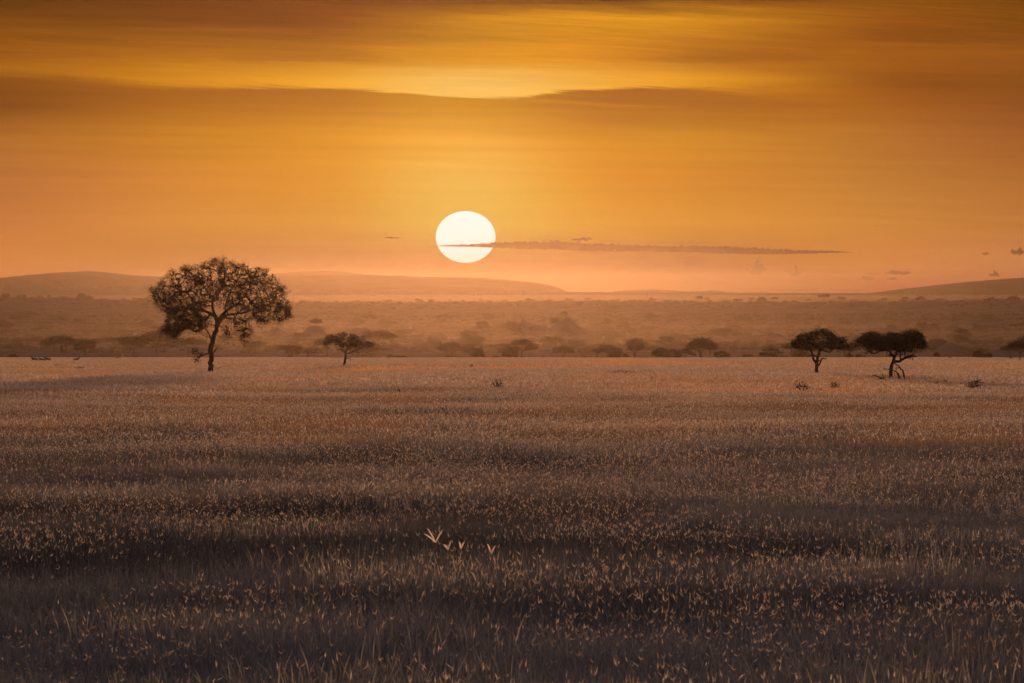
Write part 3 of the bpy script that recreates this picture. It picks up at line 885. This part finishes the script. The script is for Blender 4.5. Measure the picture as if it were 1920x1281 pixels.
ZONES = [  # r0, r1, spacing, patch size, count, h0, h1, width, seed fraction, seed length, seed width
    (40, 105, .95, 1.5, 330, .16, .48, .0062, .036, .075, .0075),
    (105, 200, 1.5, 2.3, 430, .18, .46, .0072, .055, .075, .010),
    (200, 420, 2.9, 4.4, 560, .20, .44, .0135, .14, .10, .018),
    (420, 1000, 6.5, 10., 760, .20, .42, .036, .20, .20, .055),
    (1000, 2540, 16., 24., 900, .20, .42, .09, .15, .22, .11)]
gi_ = 0
P, RO, SL, IX = [], [], [], []
rgr = np.random.default_rng(99)
for zi, (r0, r1, sp, size, n, h0, h1, w, sf, sl, sw) in enumerate(ZONES):
    nv = 3
    mats = [(M_BLADE, M_NEAR, M_MID, M_FAR, M_FAR)[zi], M_SEED]  # blade colour steps from shaded near to glowing far
    if zi < 3:
        grass_patch(gi_ + 3, int(n * .50), size, h0 * 1.3, h1 * 1.25, w * 1.7, sf * 2.0, sl * 1.3, sw * 1.1, 470 + gi_, [M_STALK, M_SEED], 3)
    for v in range(nv):
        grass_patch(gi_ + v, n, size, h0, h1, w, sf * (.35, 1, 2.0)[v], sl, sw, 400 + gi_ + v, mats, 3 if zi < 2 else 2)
    y = r0 * (.75 if zi else 1)
    while y < r1 * (1.3 if zi < 4 else 1):
        hw = y * .0795 * 1.14 + 4 + sp
        x = -hw
        while x < hw:
            X, Y = x + rgr.uniform(-.4, .4) * sp, y + rgr.uniform(-.4, .4) * sp
            x += sp
            pd = Y * (1 + .22 * nz(X, Y, 5 + Y * .03, 21.5) + .04 * (rgr.random() - .5)) if zi < 4 or Y < 1800 else Y
            if (zi and pd < r0) or (zi < 4 and pd >= r1): continue
            g = .5 + .9 * nz(X, Y * .5, 2.6 + Y * .014, 7.7)
            g2 = nz(X, Y * .6, 4.5 + Y * .02, 4.2)
            hs = max(.35, .74 + .45 * g + .36 * g2)
            P.append((X, Y, ground_z(X, Y) - .02))
            RO.append((0, 0, rgr.uniform(0, 6.28))); SL.append((1, 1, hs))
            vv = .5 + .45 * (rgr.random() - .5) + 1.3 * nz(X, Y * .6, 2.2 + Y * .014, 12.5)
            IX.append(gi_ + (0 if vv < .26 else 1 if vv < .70 else 2))
            if zi < 3 and nz(X, Y * .4, 1.8 + Y * .008, 31.5) > .18 and rgr.random() < .5: IX[-1] = gi_ + 3
        y += sp
    gi_ += 4 if zi < 3 else nv
scatter('grass', P, RO, SL, IX, GC, 'tall dry savanna grass with pale seed heads filling the plain')

# four bright forked seed heads standing above the dark grass
for i, (px, row, fx, lab) in enumerate([(817, 1018, [(-22, 17), (-16, 27), (13, 24)], 'largest bright forked seed head, leftmost of four in the dark grass'),
                                        (840, 1032, [(-9, 11), (-4, 10), (6, 18)], 'three-pronged small bright seed head right of the largest one'),
                                        (864, 1030, [(-3, 14), (7, 14)], 'narrow v-shaped bright seed head, third of four'),
                                        (921, 1040, [(-7, 20), (-2, 10), (8, 16)], 'faint forked seed head standing alone right of the other three')]):
    h_ = .74
    d = 3.0
    d = (3.0 - h_) / ((row - 550) * K - .0089)
    x, y = at(px, d)
    root = empty('grass_seed_head', (x, y, ground_z(x, y)), 0, lab, 'seed head', 'bright forked seed heads in the dark grass')
    u = K * d
    h_ = -(row - 550) * K * d - ground_z(x, y)
    V, F = [], []
    tube(V, F, [(0, .05, 0), (.02, .02, h_ * .5), (0, 0, h_)], [.003, .002, .002], 5)
    mesh_obj('stem', V, F, M_BLADE, root, tone=[.3] * len(F))
    for k, (a, b) in enumerate(fx):
        V, F = [], []
        p1 = np.array([a * u, .02 * k, h_ + b * u]); p0 = np.array([0, 0, h_])
        pts = [p0 + (p1 - p0) * t + np.array([0, 0, .012 * math.sin(t * 3.14)]) for t in (0, .25, .5, .75, 1)]
        for off in (np.array([.0, 0, 1.0]), np.array([.0, 1.0, .3])):
            ax = p1 - p0; ax /= np.linalg.norm(ax)
            sd_ = np.cross(ax, off); sd_ /= np.linalg.norm(sd_)
            b_ = len(V)
            for p_, w_ in zip(pts, (.003, .007, .008, .006, .002)):
                V += [tuple(p_ - sd_ * w_), tuple(p_ + sd_ * w_)]
            F += [(b_ + 2 * q_, b_ + 2 * q_ + 1, b_ + 2 * q_ + 3, b_ + 2 * q_ + 2) for q_ in range(4)]
        mesh_obj('spikelet', V, F, M_SEED, root, tone=[1.3] * len(F))


# ------------------------------------------------------------------ animals
def skinned(name, verts, edges, radii, mat, loc, rz=0, sc=1.0, root=0):
    me = bpy.data.meshes.new(name)
    me.from_pydata([tuple(c * sc for c in v) for v in verts], edges, [])
    o = bpy.data.objects.new(name, me)
    COL.objects.link(o)
    o.modifiers.new('skin', 'SKIN')
    sk = me.skin_vertices or None
    if not sk:
        me.attributes  # the skin layer is created on evaluation below
        bpy.context.view_layer.objects.active = o
        bpy.context.view_layer.update()
        sk = me.skin_vertices
    lay = sk[0].data
    for i, r in enumerate(radii):
        rr = r if isinstance(r, tuple) else (r, r)
        lay[i].radius = (rr[0] * sc, rr[1] * sc)
    lay[root].use_root = True
    md = o.modifiers.new('sub', 'SUBSURF'); md.levels = 2; md.render_levels = 2
    me.materials.append(mat)
    o.location = loc
    o.rotation_euler = (0, 0, rz)
    bpy.context.view_layer.update()
    dg = bpy.context.evaluated_depsgraph_get()
    nm = bpy.data.meshes.new_from_object(o.evaluated_get(dg))
    o.modifiers.clear()
    o.data = nm
    if not nm.materials: nm.materials.append(mat)
    for p in nm.polygons: p.use_smooth = True
    return o


def lion(px, row, face, head_up, label, sc=1.0):
    d = row_d(row)
    x, y = at(px, d)
    hz = .95 if head_up else .7
    V = [(.55, 0, .42), (.2, 0, .50), (-.25, 0, .52), (-.6, 0, .55), (-.82, 0, .78), (-.92, 0, hz + .08), (-1.12, 0, hz + .03), (-1.24, 0, hz - .02),
         (-.9, .09, hz + .2), (-.9, -.09, hz + .2),
         (-.62, .2, .3), (-.85, .22, .10), (-1.2, .22, .07), (-.62, -.2, .3), (-.85, -.22, .10), (-1.2, -.22, .07),
         (.5, .28, .25), (.15, .36, .12), (.5, -.28, .25), (.15, -.36, .12), (.8, .05, .2), (1.15, .2, .07), (1.45, .35, .06)]
    Ed = [(0, 1), (1, 2), (2, 3), (3, 4), (4, 5), (5, 6), (6, 7), (5, 8), (5, 9), (3, 10), (10, 11), (11, 12), (3, 13), (13, 14), (14, 15), (0, 16), (16, 17), (0, 18), (18, 19), (0, 20), (20, 21), (21, 22)]
    Rr = [.26, .25, .27, .25, .17, .17, .11, .07, .04, .04, .11, .08, .06, .11, .08, .06, .16, .09, .16, .09, .06, .035, .04]
    o = skinned('lion', V, Ed, Rr, M_FUR, (x, y, ground_z(x, y) + .12), 0 if face < 0 else math.pi, 1.25 * sc, 2)
    return tag(o, label, 'lion', 'lions resting in the far grass')


lion(66, 677.5, -1, True, 'lion resting in the far grass, leftmost of the pride')
lion(79, 677.5, -1, True, 'second lion from the left, lying close to another one', .8)
lion(90, 677.5, -1, True, 'lion with raised head, the right one of the close pair')
lion(142, 677.5, 1, True, 'lion lying apart from the others at the right', .85)

# bird gliding above the long cloud
db = 900.0
xb, yb = at(1360.5, db)
zb = -(463.5 - HY) * K * db
o = skinned('bird', [(0, 0, 0), (-.16, 0, .0), (-.27, 0, .02), (.18, 0, -.01), (.3, 0, -.01), (.02, .18, .07), (.06, .42, .03), (.02, -.18, .07), (.06, -.42, .03)],
            [(0, 1), (1, 2), (0, 3), (3, 4), (0, 5), (5, 6), (0, 7), (7, 8)], [.07, .05, .03, .05, (.07, .02), (.08, .02), (.03, .01), (.08, .02), (.03, .01)], M_FEATHER, (xb, yb, zb), R(60), 1.0)
tag(o, 'tiny dark bird gliding above the long cloud', 'bird')


# low mounds on the plain edge at right
def mound(px, row, wpx, hpx, label, seed, d=None):
    d = d or row_d(row)
    x, y = at(px, d)
    w, h = wpx * K * d / 2, hpx * K * d
    V, F = [], []
    n, m = 14, 6
    for i in range(m):
        f = i / (m - 1)
        rr = math.cos(f * math.pi / 2) ** .6
        for k in range(n):
            a = 2 * math.pi * k / n
            q = 1 + .22 * nz(math.cos(a) * 2 + seed, math.sin(a) * 2 + f * 2, 1.0, seed)
            V.append((w * rr * q * math.cos(a), w * rr * q * math.sin(a), h * f * q - .1))
    for i in range(m - 1):
        for k in range(n):
            F.append((i * n + k, i * n + (k + 1) % n, (i + 1) * n + (k + 1) % n, (i + 1) * n + k))
    o = mesh_obj('earth_mound', V, F, M_ROCK, smooth=True)
    o.location = (x, y, ground_z(x, y))
    return tag(o, label, 'mound')


mound(1781, 673.5, 11, 6, 'dark rounded mound on the plain right of the broad acacia', 1.1)
mound(1797, 674, 7, 3.5, 'low small mound next to the dark rounded one', 2.1)
mound(1895, 674, 11, 5, 'dark mound near the right edge below the upright acacia', 3.1)

# ------------------------------------------------------------------ sun, clouds
DS = 150000.0
AZ_S = (873 - 960) * K
EL_S = (550 - 444.5) * K
m, t = new_mat('sun_glow')
e = t.n('ShaderNodeEmission'); e.inputs[0].default_value = (1.0, .86, .84, 1); e.inputs[1].default_value = 1.2
oo = t.n('ShaderNodeOutputMaterial'); t.put(oo.inputs[0], e.outputs[0])
me = bpy.data.meshes.new('sun')
bm = bmesh.new(); bmesh.ops.create_uvsphere(bm, u_segments=96, v_segments=64, radius=1.0); bm.to_mesh(me); bm.free()
for p in me.polygons: p.use_smooth = True
me.materials.append(m)
so = bpy.data.objects.new('sun', me); COL.objects.link(so)
so.location = (AZ_S * DS, DS, EL_S * DS)
so.scale = (56.0 * K * DS, 56.0 * K * DS, 48.5 * K * DS)      # flattened by the low air
tag(so, 'glowing pale yellow setting sun crossed by a thin cloud', 'sun')

DC = 80000.0


def cloud_mat(name, dens, col, aniso):
    m, t = new_mat(name)
    v = t.n('ShaderNodeVolumePrincipled')
    v.inputs['Color'].default_value = (*col, 1)
    v.inputs['Density'].default_value = dens
    v.inputs['Anisotropy'].default_value = aniso
    o = t.n('ShaderNodeOutputMaterial'); t.put(o.inputs['Volume'], v.outputs[0])
    return m


M_CLOUD = cloud_mat('cloud_vapour', .014, (.012, .007, .004), .6)
M_CLOUDT = cloud_mat('thin_cloud_vapour', .0036, (.012, .007, .004), .6)


def cloud(top, bot, label, seed, mat=None, rough=.5, group='small low clouds near the horizon', depth=220.0, name='cloud'):
    """top and bottom outlines as (column, row); a closed lumpy body lofted between them, at its own distance"""
    x0, x1 = top[0][0], top[-1][0]
    n = max(24, int((x1 - x0) / 1.6)); s = 14
    V, F = [], []
    for i in range(n + 1):
        f = i / n
        px = x0 + (x1 - x0) * f
        a = np.interp(px, [p[0] for p in top], [p[1] for p in top]); b = np.interp(px, [p[0] for p in bot], [p[1] for p in bot])
        cy, hh = (a + b) / 2, max(.02, (b - a) / 2)
        dep = depth * min(1.0, (hh / 4.0) ** .5)
        for k in range(s):
            an = 2 * math.pi * k / s
            up = math.cos(an)
            q = 1 + rough * (1.0 if up > 0 else .3) * (nz(px * .16 + seed, an * .9, 1.0, seed) + .6 * nz(px * .42, an * 1.6, 1.0, seed + 3))
            V.append(((px - 960) * K * DC + 30 * nz(px, an, 1.0, seed), DC + dep * math.sin(an) * q, (HY - cy + hh * up * q) * K * DC))
    for i in range(n):
        for k in range(s):
            k2 = (k + 1) % s
            F.append((i * s + k, i * s + k2, (i + 1) * s + k2, (i + 1) * s + k))
    F.append(tuple(range(s))[::-1]); F.append(tuple(n * s + k for k in range(s)))
    o = mesh_obj(name, V, F, mat or M_CLOUD, smooth=True)
    bm_ = bmesh.new(); bm_.from_mesh(o.data); bmesh.ops.recalc_face_normals(bm_, faces=bm_.faces); bm_.to_mesh(o.data); bm_.free()
    return tag(o, label, 'cloud', group)


cloud([(806, 461.5), (825, 460.4), (848, 459), (880, 458.6), (905, 457), (930, 454.5), (975, 453.5), (1040, 453), (1075, 454), (1090, 456), (1130, 457), (1180, 460), (1250, 461.5), (1320, 462), (1400, 464.5), (1450, 467), (1500, 469), (1560, 470.5), (1600, 473)],
      [(806, 462.2), (825, 462), (848, 462.6), (880, 463), (905, 464), (930, 465), (975, 467), (1040, 467.5), (1090, 471), (1150, 472), (1200, 471.5), (1300, 474), (1350, 476), (1450, 477.5), (1500, 476), (1560, 474.5), (1600, 473.6)],
      'long thin dark cloud reaching right from across the sun', 2.0, rough=.75, group=None, depth=240)


def puff(cx, cy, w, h, label, seed, mat=None, rough=.9):
    r_ = random.Random(int(seed * 10))
    n = 22
    bump = lambda i, q: nz(i * .33 + seed * 3, q, 1.0, seed) * 1.1 + nz(i * .9 + seed, q, 1.0, seed + 5) * .55
    env = lambda i, p: math.sin(math.pi * (i + .02) / (n + .04)) ** p
    sk = r_.uniform(-.25, .25)
    top = [(cx - w / 2 + w * i / n, cy - h * .5 * env(i, .7) * max(.12, .85 + rough * bump(i, 1.0) + sk * (i / n - .5) * 2)) for i in range(n + 1)]
    bot = [(cx - w / 2 + w * i / n, cy + h * .5 * env(i, .8) * max(.12, .75 + .6 * rough * bump(i, 7.0))) for i in range(n + 1)]
    cloud(top, bot, label, seed, mat, rough)


puff(737, 446, 34, 5, 'tiny flat cloud left of the sun', 3.1)
puff(1032, 450.5, 44, 3.5, 'thin cloud scrap just above the long cloud', 4.4, M_CLOUDT)
puff(1090, 448.5, 48, 8, 'small humped cloud above the long cloud', 5.2)
puff(1176, 519, 54, 11, 'small smooth lens-shaped cloud low over the horizon', 6.3, rough=.35)
puff(1020, 516.5, 44, 3, 'faint thin cloud below right of the sun', 7.7, M_CLOUDT)
puff(1418, 506, 40, 22, 'ragged dark puff cloud, left of a pair', 8.1, rough=1.3)
puff(1491, 512, 26, 20, 'small ragged puff cloud, right of a pair', 9.4, rough=1.3)
puff(1628, 522.5, 24, 9, 'small cloud blob low above the right horizon', 10.1)
puff(1673, 523, 20, 7, 'small cloud blob right of another low one', 11.6)
puff(1682, 512, 50, 8, 'flat ragged cloud above two small blobs', 12.2)
puff(1632, 514, 40, 3, 'thin flat cloud strip left of the flat ragged cloud', 12.9, M_CLOUDT)
puff(1865, 516, 20, 10, 'small puff cloud touching the right hill', 13.8, rough=1.2)
puff(1825, 513, 34, 3.5, 'thin cloud strip above the right hill', 14.4, M_CLOUDT)
puff(1910, 472, 34, 15, 'ragged cloud at the right edge of the sky', 15.5, M_CLOUDT, rough=.8)
puff(1848, 476, 12, 8, 'tiny wisp cloud left of the ragged edge cloud', 16.3, M_CLOUDT)
puff(1310, 528.5, 150, 4, 'long faint cloud streak low over the right ridge', 17.2, M_CLOUDT, .4)
puff(1540, 533, 70, 2.6, 'short faint streak cloud low over the right ridge', 18.2, M_CLOUDT, .4)

# ------------------------------------------------------------------ haze
HZ = 36000.0
ZT = 98.0
m, t = new_mat('dusty_air')
v = t.n('ShaderNodeVolumePrincipled')
v.inputs['Color'].default_value = (.0160, .0093, .0052, 1)
v.inputs['Density'].default_value = 3.5e-5
v.inputs['Anisotropy'].default_value = .935
oo = t.n('ShaderNodeOutputMaterial'); t.put(oo.inputs['Volume'], v.outputs[0])
zb_ = -400.0
Vb = [(-HZ, -HZ, zb_), (HZ, -HZ, zb_), (HZ, HZ, zb_), (-HZ, HZ, zb_), (-HZ, -HZ, ZT), (HZ, -HZ, ZT), (HZ, HZ, ZT), (-HZ, HZ, ZT)]
Fb = [(0, 3, 2, 1), (4, 5, 6, 7), (0, 1, 5, 4), (1, 2, 6, 5), (2, 3, 7, 6), (3, 0, 4, 7)]
HAZE = tag(mesh_obj('haze', Vb, Fb, m), 'golden dusty haze filling the valley air', kind='stuff')



def mist_bank(y0, y1, z0, z1, label):
    b = [(x, y, z) for z in (z0, z1) for x, y in ((-5200, y0), (5200, y0), (5200, y1), (-5200, y1))]
    return tag(mesh_obj('mist', b, Fb, M_MIST), label, kind='stuff')


M_MIST, t = new_mat('valley_mist')
v = t.n('ShaderNodeVolumePrincipled')
v.inputs['Color'].default_value = (.0160, .0093, .0052, 1)
v.inputs['Density'].default_value = 1.2e-5
v.inputs['Anisotropy'].default_value = .935
oo = t.n('ShaderNodeOutputMaterial'); t.put(oo.inputs['Volume'], v.outputs[0])
mist_bank(2700, 9900, -70, -23, 'low golden mist lying in the wooded valley')
M_MIST = M_MIST.copy()
M_MIST.node_tree.nodes['Principled Volume'].inputs['Density'].default_value = 1.2e-4
mist_bank(4300, 8700, -70, -34, 'denser pale mist among the trees on the valley floor')
M_MIST = M_MIST.copy()
M_MIST.node_tree.nodes['Principled Volume'].inputs['Density'].default_value = 4.5e-5
mist_bank(11700, 16700, -60, -4, 'low golden mist behind the first wooded ridge')

# ------------------------------------------------------------------ sky
W = bpy.data.worlds.new('World'); SC.world = W; W.use_nodes = True
W.node_tree.nodes.clear()
t = NT(W.node_tree)
tc = t.n('ShaderNodeTexCoord')
sep = t.n('ShaderNodeSeparateXYZ'); t.put(sep.inputs[0], tc.outputs['Generated'])
az = t.mul(t.m('ARCTAN2', sep.outputs[0], sep.outputs[1]), 180 / math.pi)
el = t.mul(t.m('ARCSINE', sep.outputs[2]), 180 / math.pi)
AX = lambda px: (px - 960) * DEG
EY = lambda row: (HY - row) * DEG
cpx = t.add(t.m('DIVIDE', az, DEG), 960.0)          # sky azimuth and elevation in the photograph's angular unit
row = t.sub(HY, t.m('DIVIDE', el, DEG))

SIG, GG, SUN_E = 3.5e-5, .935, 4.5
OMS = (.0160, .0093, .0052)
SCOL = (1.0, .65, .41)
EL_LAMP = EL_S + R(.56)


def behind_haze(px, row_, rgb):
    """sky radiance that shows as rgb once the haze box stands in front of it"""
    e_ = max(.0004, (HY - row_) * K)
    L = min(36000.0, ZT / e_)
    th = math.hypot(px * K - 960 * K - AZ_S, e_ - EL_LAMP)
    ph = (1 - GG ** 2) / (4 * math.pi * (1 + GG ** 2 - 2 * GG * math.cos(th)) ** 1.5)
    tot, n_ = 0.0, 200
    for i in range(n_):
        q = (i + .5) / n_ * L
        tot += math.exp(-SIG * q) * math.exp(-SIG * max(0.0, ZT - q * e_) / math.sin(EL_LAMP)) * L / n_
    T = math.exp(-SIG * L)
    c = lin(*rgb)
    return tuple(max(.0015, (c[k] - SUN_E * SCOL[k] * OMS[k] * SIG * ph * tot) / T) for k in range(3)) + (1.0,)


XS = [0, 300, 640, 870, 1100, 1300, 1600, 1920]
UP = {0: [(100, 58, 18), (125, 70, 12), (140, 80, 8), (150, 90, 8), (125, 70, 8), (110, 62, 8), (140, 82, 14), (125, 72, 18)],
      40: [(130, 75, 20), (140, 80, 15), (160, 92, 8), (196, 126, 12), (220, 146, 28), (212, 138, 25), (165, 95, 18), (130, 75, 20)],
      75: [(145, 82, 25), (160, 95, 20), (180, 110, 8), (208, 136, 8), (212, 136, 14), (198, 123, 22), (155, 88, 18), (135, 76, 24)],
      110: [(160, 92, 28), (182, 110, 26), (200, 125, 12), (235, 155, 32), (228, 145, 24), (180, 108, 20), (170, 97, 24), (148, 84, 28)],
      148: [(188, 117, 30), (212, 135, 35), (246, 170, 60), (252, 190, 95), (248, 175, 70), (235, 155, 45), (168, 98, 24), (145, 82, 28)],
      180: [(190, 118, 30), (214, 137, 36), (248, 172, 62), (253, 192, 98), (250, 178, 72), (228, 148, 45), (168, 97, 26), (145, 82, 30)]}
LO = {150: [(142, 82, 26), (168, 98, 28), (184, 114, 20), (205, 135, 25), (172, 103, 20), (175, 105, 26), (172, 100, 28), (145, 82, 30)],
      200: [(138, 79, 32), (178, 107, 36), (204, 129, 34), (220, 147, 34), (198, 124, 30), (185, 112, 28), (175, 102, 35), (150, 85, 38)],
      260: [(180, 110, 45), (205, 130, 45), (235, 155, 55), (250, 172, 72), (230, 150, 50), (215, 140, 48), (190, 118, 48), (165, 95, 45)],
      330: [(190, 115, 58), (215, 135, 58), (240, 160, 65), (253, 188, 90), (243, 160, 60), (225, 143, 55), (200, 128, 55), (180, 110, 50)],
      420: [(205, 125, 65), (225, 145, 70), (243, 165, 75), (255, 190, 95), (248, 170, 75), (235, 155, 65), (215, 140, 65), (195, 122, 60)],
      500: [(220, 138, 75), (232, 150, 80), (245, 165, 88), (250, 173, 92), (243, 160, 85), (235, 150, 80), (225, 143, 80), (205, 130, 78)],
      545: [(218, 130, 80), (228, 140, 80), (240, 155, 90), (243, 160, 90), (238, 152, 88), (232, 145, 80), (215, 128, 82), (195, 115, 80)]}


def field(rows, rsock):
    out, prev = None, None
    for r_ in sorted(rows):
        st = [((x + 200) / 2320.0, behind_haze(x, r_, c)) for x, c in zip(XS, rows[r_])]
        cur = t.ramp(t.rng(cpx, -200, 2120, 0, 1, 'LINEAR'), st, 'CARDINAL')
        out = cur if out is None else t.mix(t.rng(rsock, prev, r_, 0, 1, 'LINEAR'), out, cur)
        prev = r_
    return out


# streaky cirrus noises, long in azimuth
n1 = t.noise(t.vec(t.mul(cpx, .0016), t.add(t.mul(row, .016), t.mul(cpx, -.0010)), 0.0), 1.0, 7, .6, .8)
n2 = t.noise(t.vec(t.mul(cpx, .0030), t.add(t.mul(row, .085), t.mul(cpx, -.0050)), 3.0), 1.0, 6, .62, .6)
n3 = t.noise(t.vec(t.mul(cpx, .0014), t.add(t.mul(row, .055), t.mul(cpx, -.0008)), 7.0), 1.0, 5, .55, .4)
n4 = t.noise(t.vec(t.mul(cpx, .0050), t.add(t.mul(row, .20), t.mul(cpx, -.0140)), 11.0), 1.0, 5, .6, .5)
n5 = t.noise(t.vec(t.mul(cpx, .010), t.add(t.mul(row, .42), t.mul(cpx, -.020)), 17.0), 1.0, 5, .65, .8)
S = lambda n_: t.rng(n_, .30, .70, -1, 1, 'LINEAR')
wob = t.add(t.mul(S(n1), 9.0), t.mul(S(n3), 7.0))
rw_up = t.add(row, t.mul(wob, t.rng(row, 150, 90)))
edge = t.curve(cpx, [(-400, 120), (0, 139), (150, 147), (300, 160), (450, 164), (640, 166), (750, 174), (870, 184), (950, 185), (1040, 173), (1120, 167), (1250, 166), (1400, 171), (1560, 180), (1800, 186), (2400, 190)], -400, 2400, 90, 220)
soft = t.curve(cpx, [(-400, 18), (0, 26), (300, 20), (640, 9), (870, 5), (1000, 8), (1150, 6), (1300, 14), (1450, 34), (1600, 60), (1900, 80), (2400, 90)], -400, 2400, 0, 100)
s_ = t.sub(t.add(edge, t.add(t.mul(S(n2), 4.5), t.add(t.mul(S(n4), 2.5), t.mul(S(n5), 2.0)))), row)
above = t.m('DIVIDE', s_, soft)
above = t.rng(above, -.5, .5)
lower = field(LO, t.add(row, t.mul(wob, t.rng(row, 200, 260, 0, .7))))
upper = field(UP, rw_up)
sky = t.mix(above, lower, upper)
thr_c = t.curve(cpx, [(900, 186), (1000, 188), (1080, 193), (1150, 198), (1250, 201), (1400, 206)], 900, 1400, 170, 220)
thr = t.mul(t.gauss(t.sub(t.add(row, S(n4)), thr_c), 3.2), t.mul(t.rng(cpx, 940, 1040), t.rng(cpx, 1320, 1180)))
val = t.add(1.0, t.mul(S(n1), t.rng(row, 260, 100, .015, .06)))
val = t.mul(val, t.add(1.0, t.mul(S(n2), t.rng(row, 170, 60, .012, .09))))
val = t.mul(val, t.add(1.0, t.mul(S(n3), t.rng(row, 560, 230, .015, .075))))
val = t.mul(val, t.add(1.0, t.mul(S(n4), t.mul(t.rng(row, 130, 50, 0, .13), t.rng(cpx, 500, 1000, .25, 1.0)))))
val = t.mul(val, t.add(1.0, t.mul(t.mul(S(n5), t.rng(n2, .35, .7)), t.rng(row, 230, 60, .015, .17))))
val = t.add(val, t.mul(thr, .28))
sky = t.scale(sky, val)
ambient = t.ramp(t.rng(el, 0, 20, 0, 1, 'LINEAR'), [(0, lin(150, 90, 40)), (.225, lin(135, 98, 64)), (.45, lin(136, 118, 116)), (1.0, lin(140, 142, 172))])
sky = t.mix(t.rng(el, 2.7, 7.0), sky, ambient)
sky = t.mix(t.rng(t.m('ABSOLUTE', t.sub(az, AX(960))), 12.0, 60.0), sky, ambient)
bg = t.n('ShaderNodeBackground'); t.put(bg.inputs[0], sky); bg.inputs[1].default_value = 1.0
wo = t.n('ShaderNodeOutputWorld'); t.put(wo.inputs[0], bg.outputs[0])
W.cycles.sampling_method = 'MANUAL'
W.cycles.sample_map_resolution = 2048

# ------------------------------------------------------------------ sun lamp: just above the visible disc
sd = bpy.data.lights.new('sun_light', 'SUN')
sd.energy = 4.5
sd.angle = R(1.6)
sd.color = (1.0, .65, .41)
sl_ = bpy.data.objects.new('sun_light', sd); COL.objects.link(sl_)
EL_L = EL_S + R(.56)
dirv = Vector((AZ_S, 1.0, EL_L)).normalized()
sl_.rotation_euler = dirv.to_track_quat('Z', 'Y').to_euler()

# ------------------------------------------------------------------ camera
cd = bpy.data.cameras.new('camera')
cam = bpy.data.objects.new('camera', cd); COL.objects.link(cam)
cd.sensor_width = 36.0
cd.lens = 36.0 / (1920 * K)
cd.clip_start = .5
cd.clip_end = 400000.0
cd.dof.use_dof = True
cd.dof.focus_distance = 700.0
cd.dof.aperture_fstop = 20.0
cam.location = (0, 0, 0)
cam.rotation_euler = (R(90) - (640.5 - HY) * K, 0, 0)
SC.camera = cam

SC.view_settings.view_transform = 'Standard'
SC.view_settings.look = 'None'
SC.view_settings.exposure = 0.0
SC.view_settings.gamma = 1.0
cy = SC.cycles
cy.max_bounces = 6
cy.diffuse_bounces = 3
cy.transmission_bounces = 4
cy.volume_bounces = 0
cy.use_denoising = True
try:
    cy.denoiser = 'OPENIMAGEDENOISE'
    cy.denoising_input_passes = 'RGB_ALBEDO_NORMAL'
    cy.denoising_prefilter = 'ACCURATE'
except Exception:
    pass
cy.use_adaptive_sampling = False
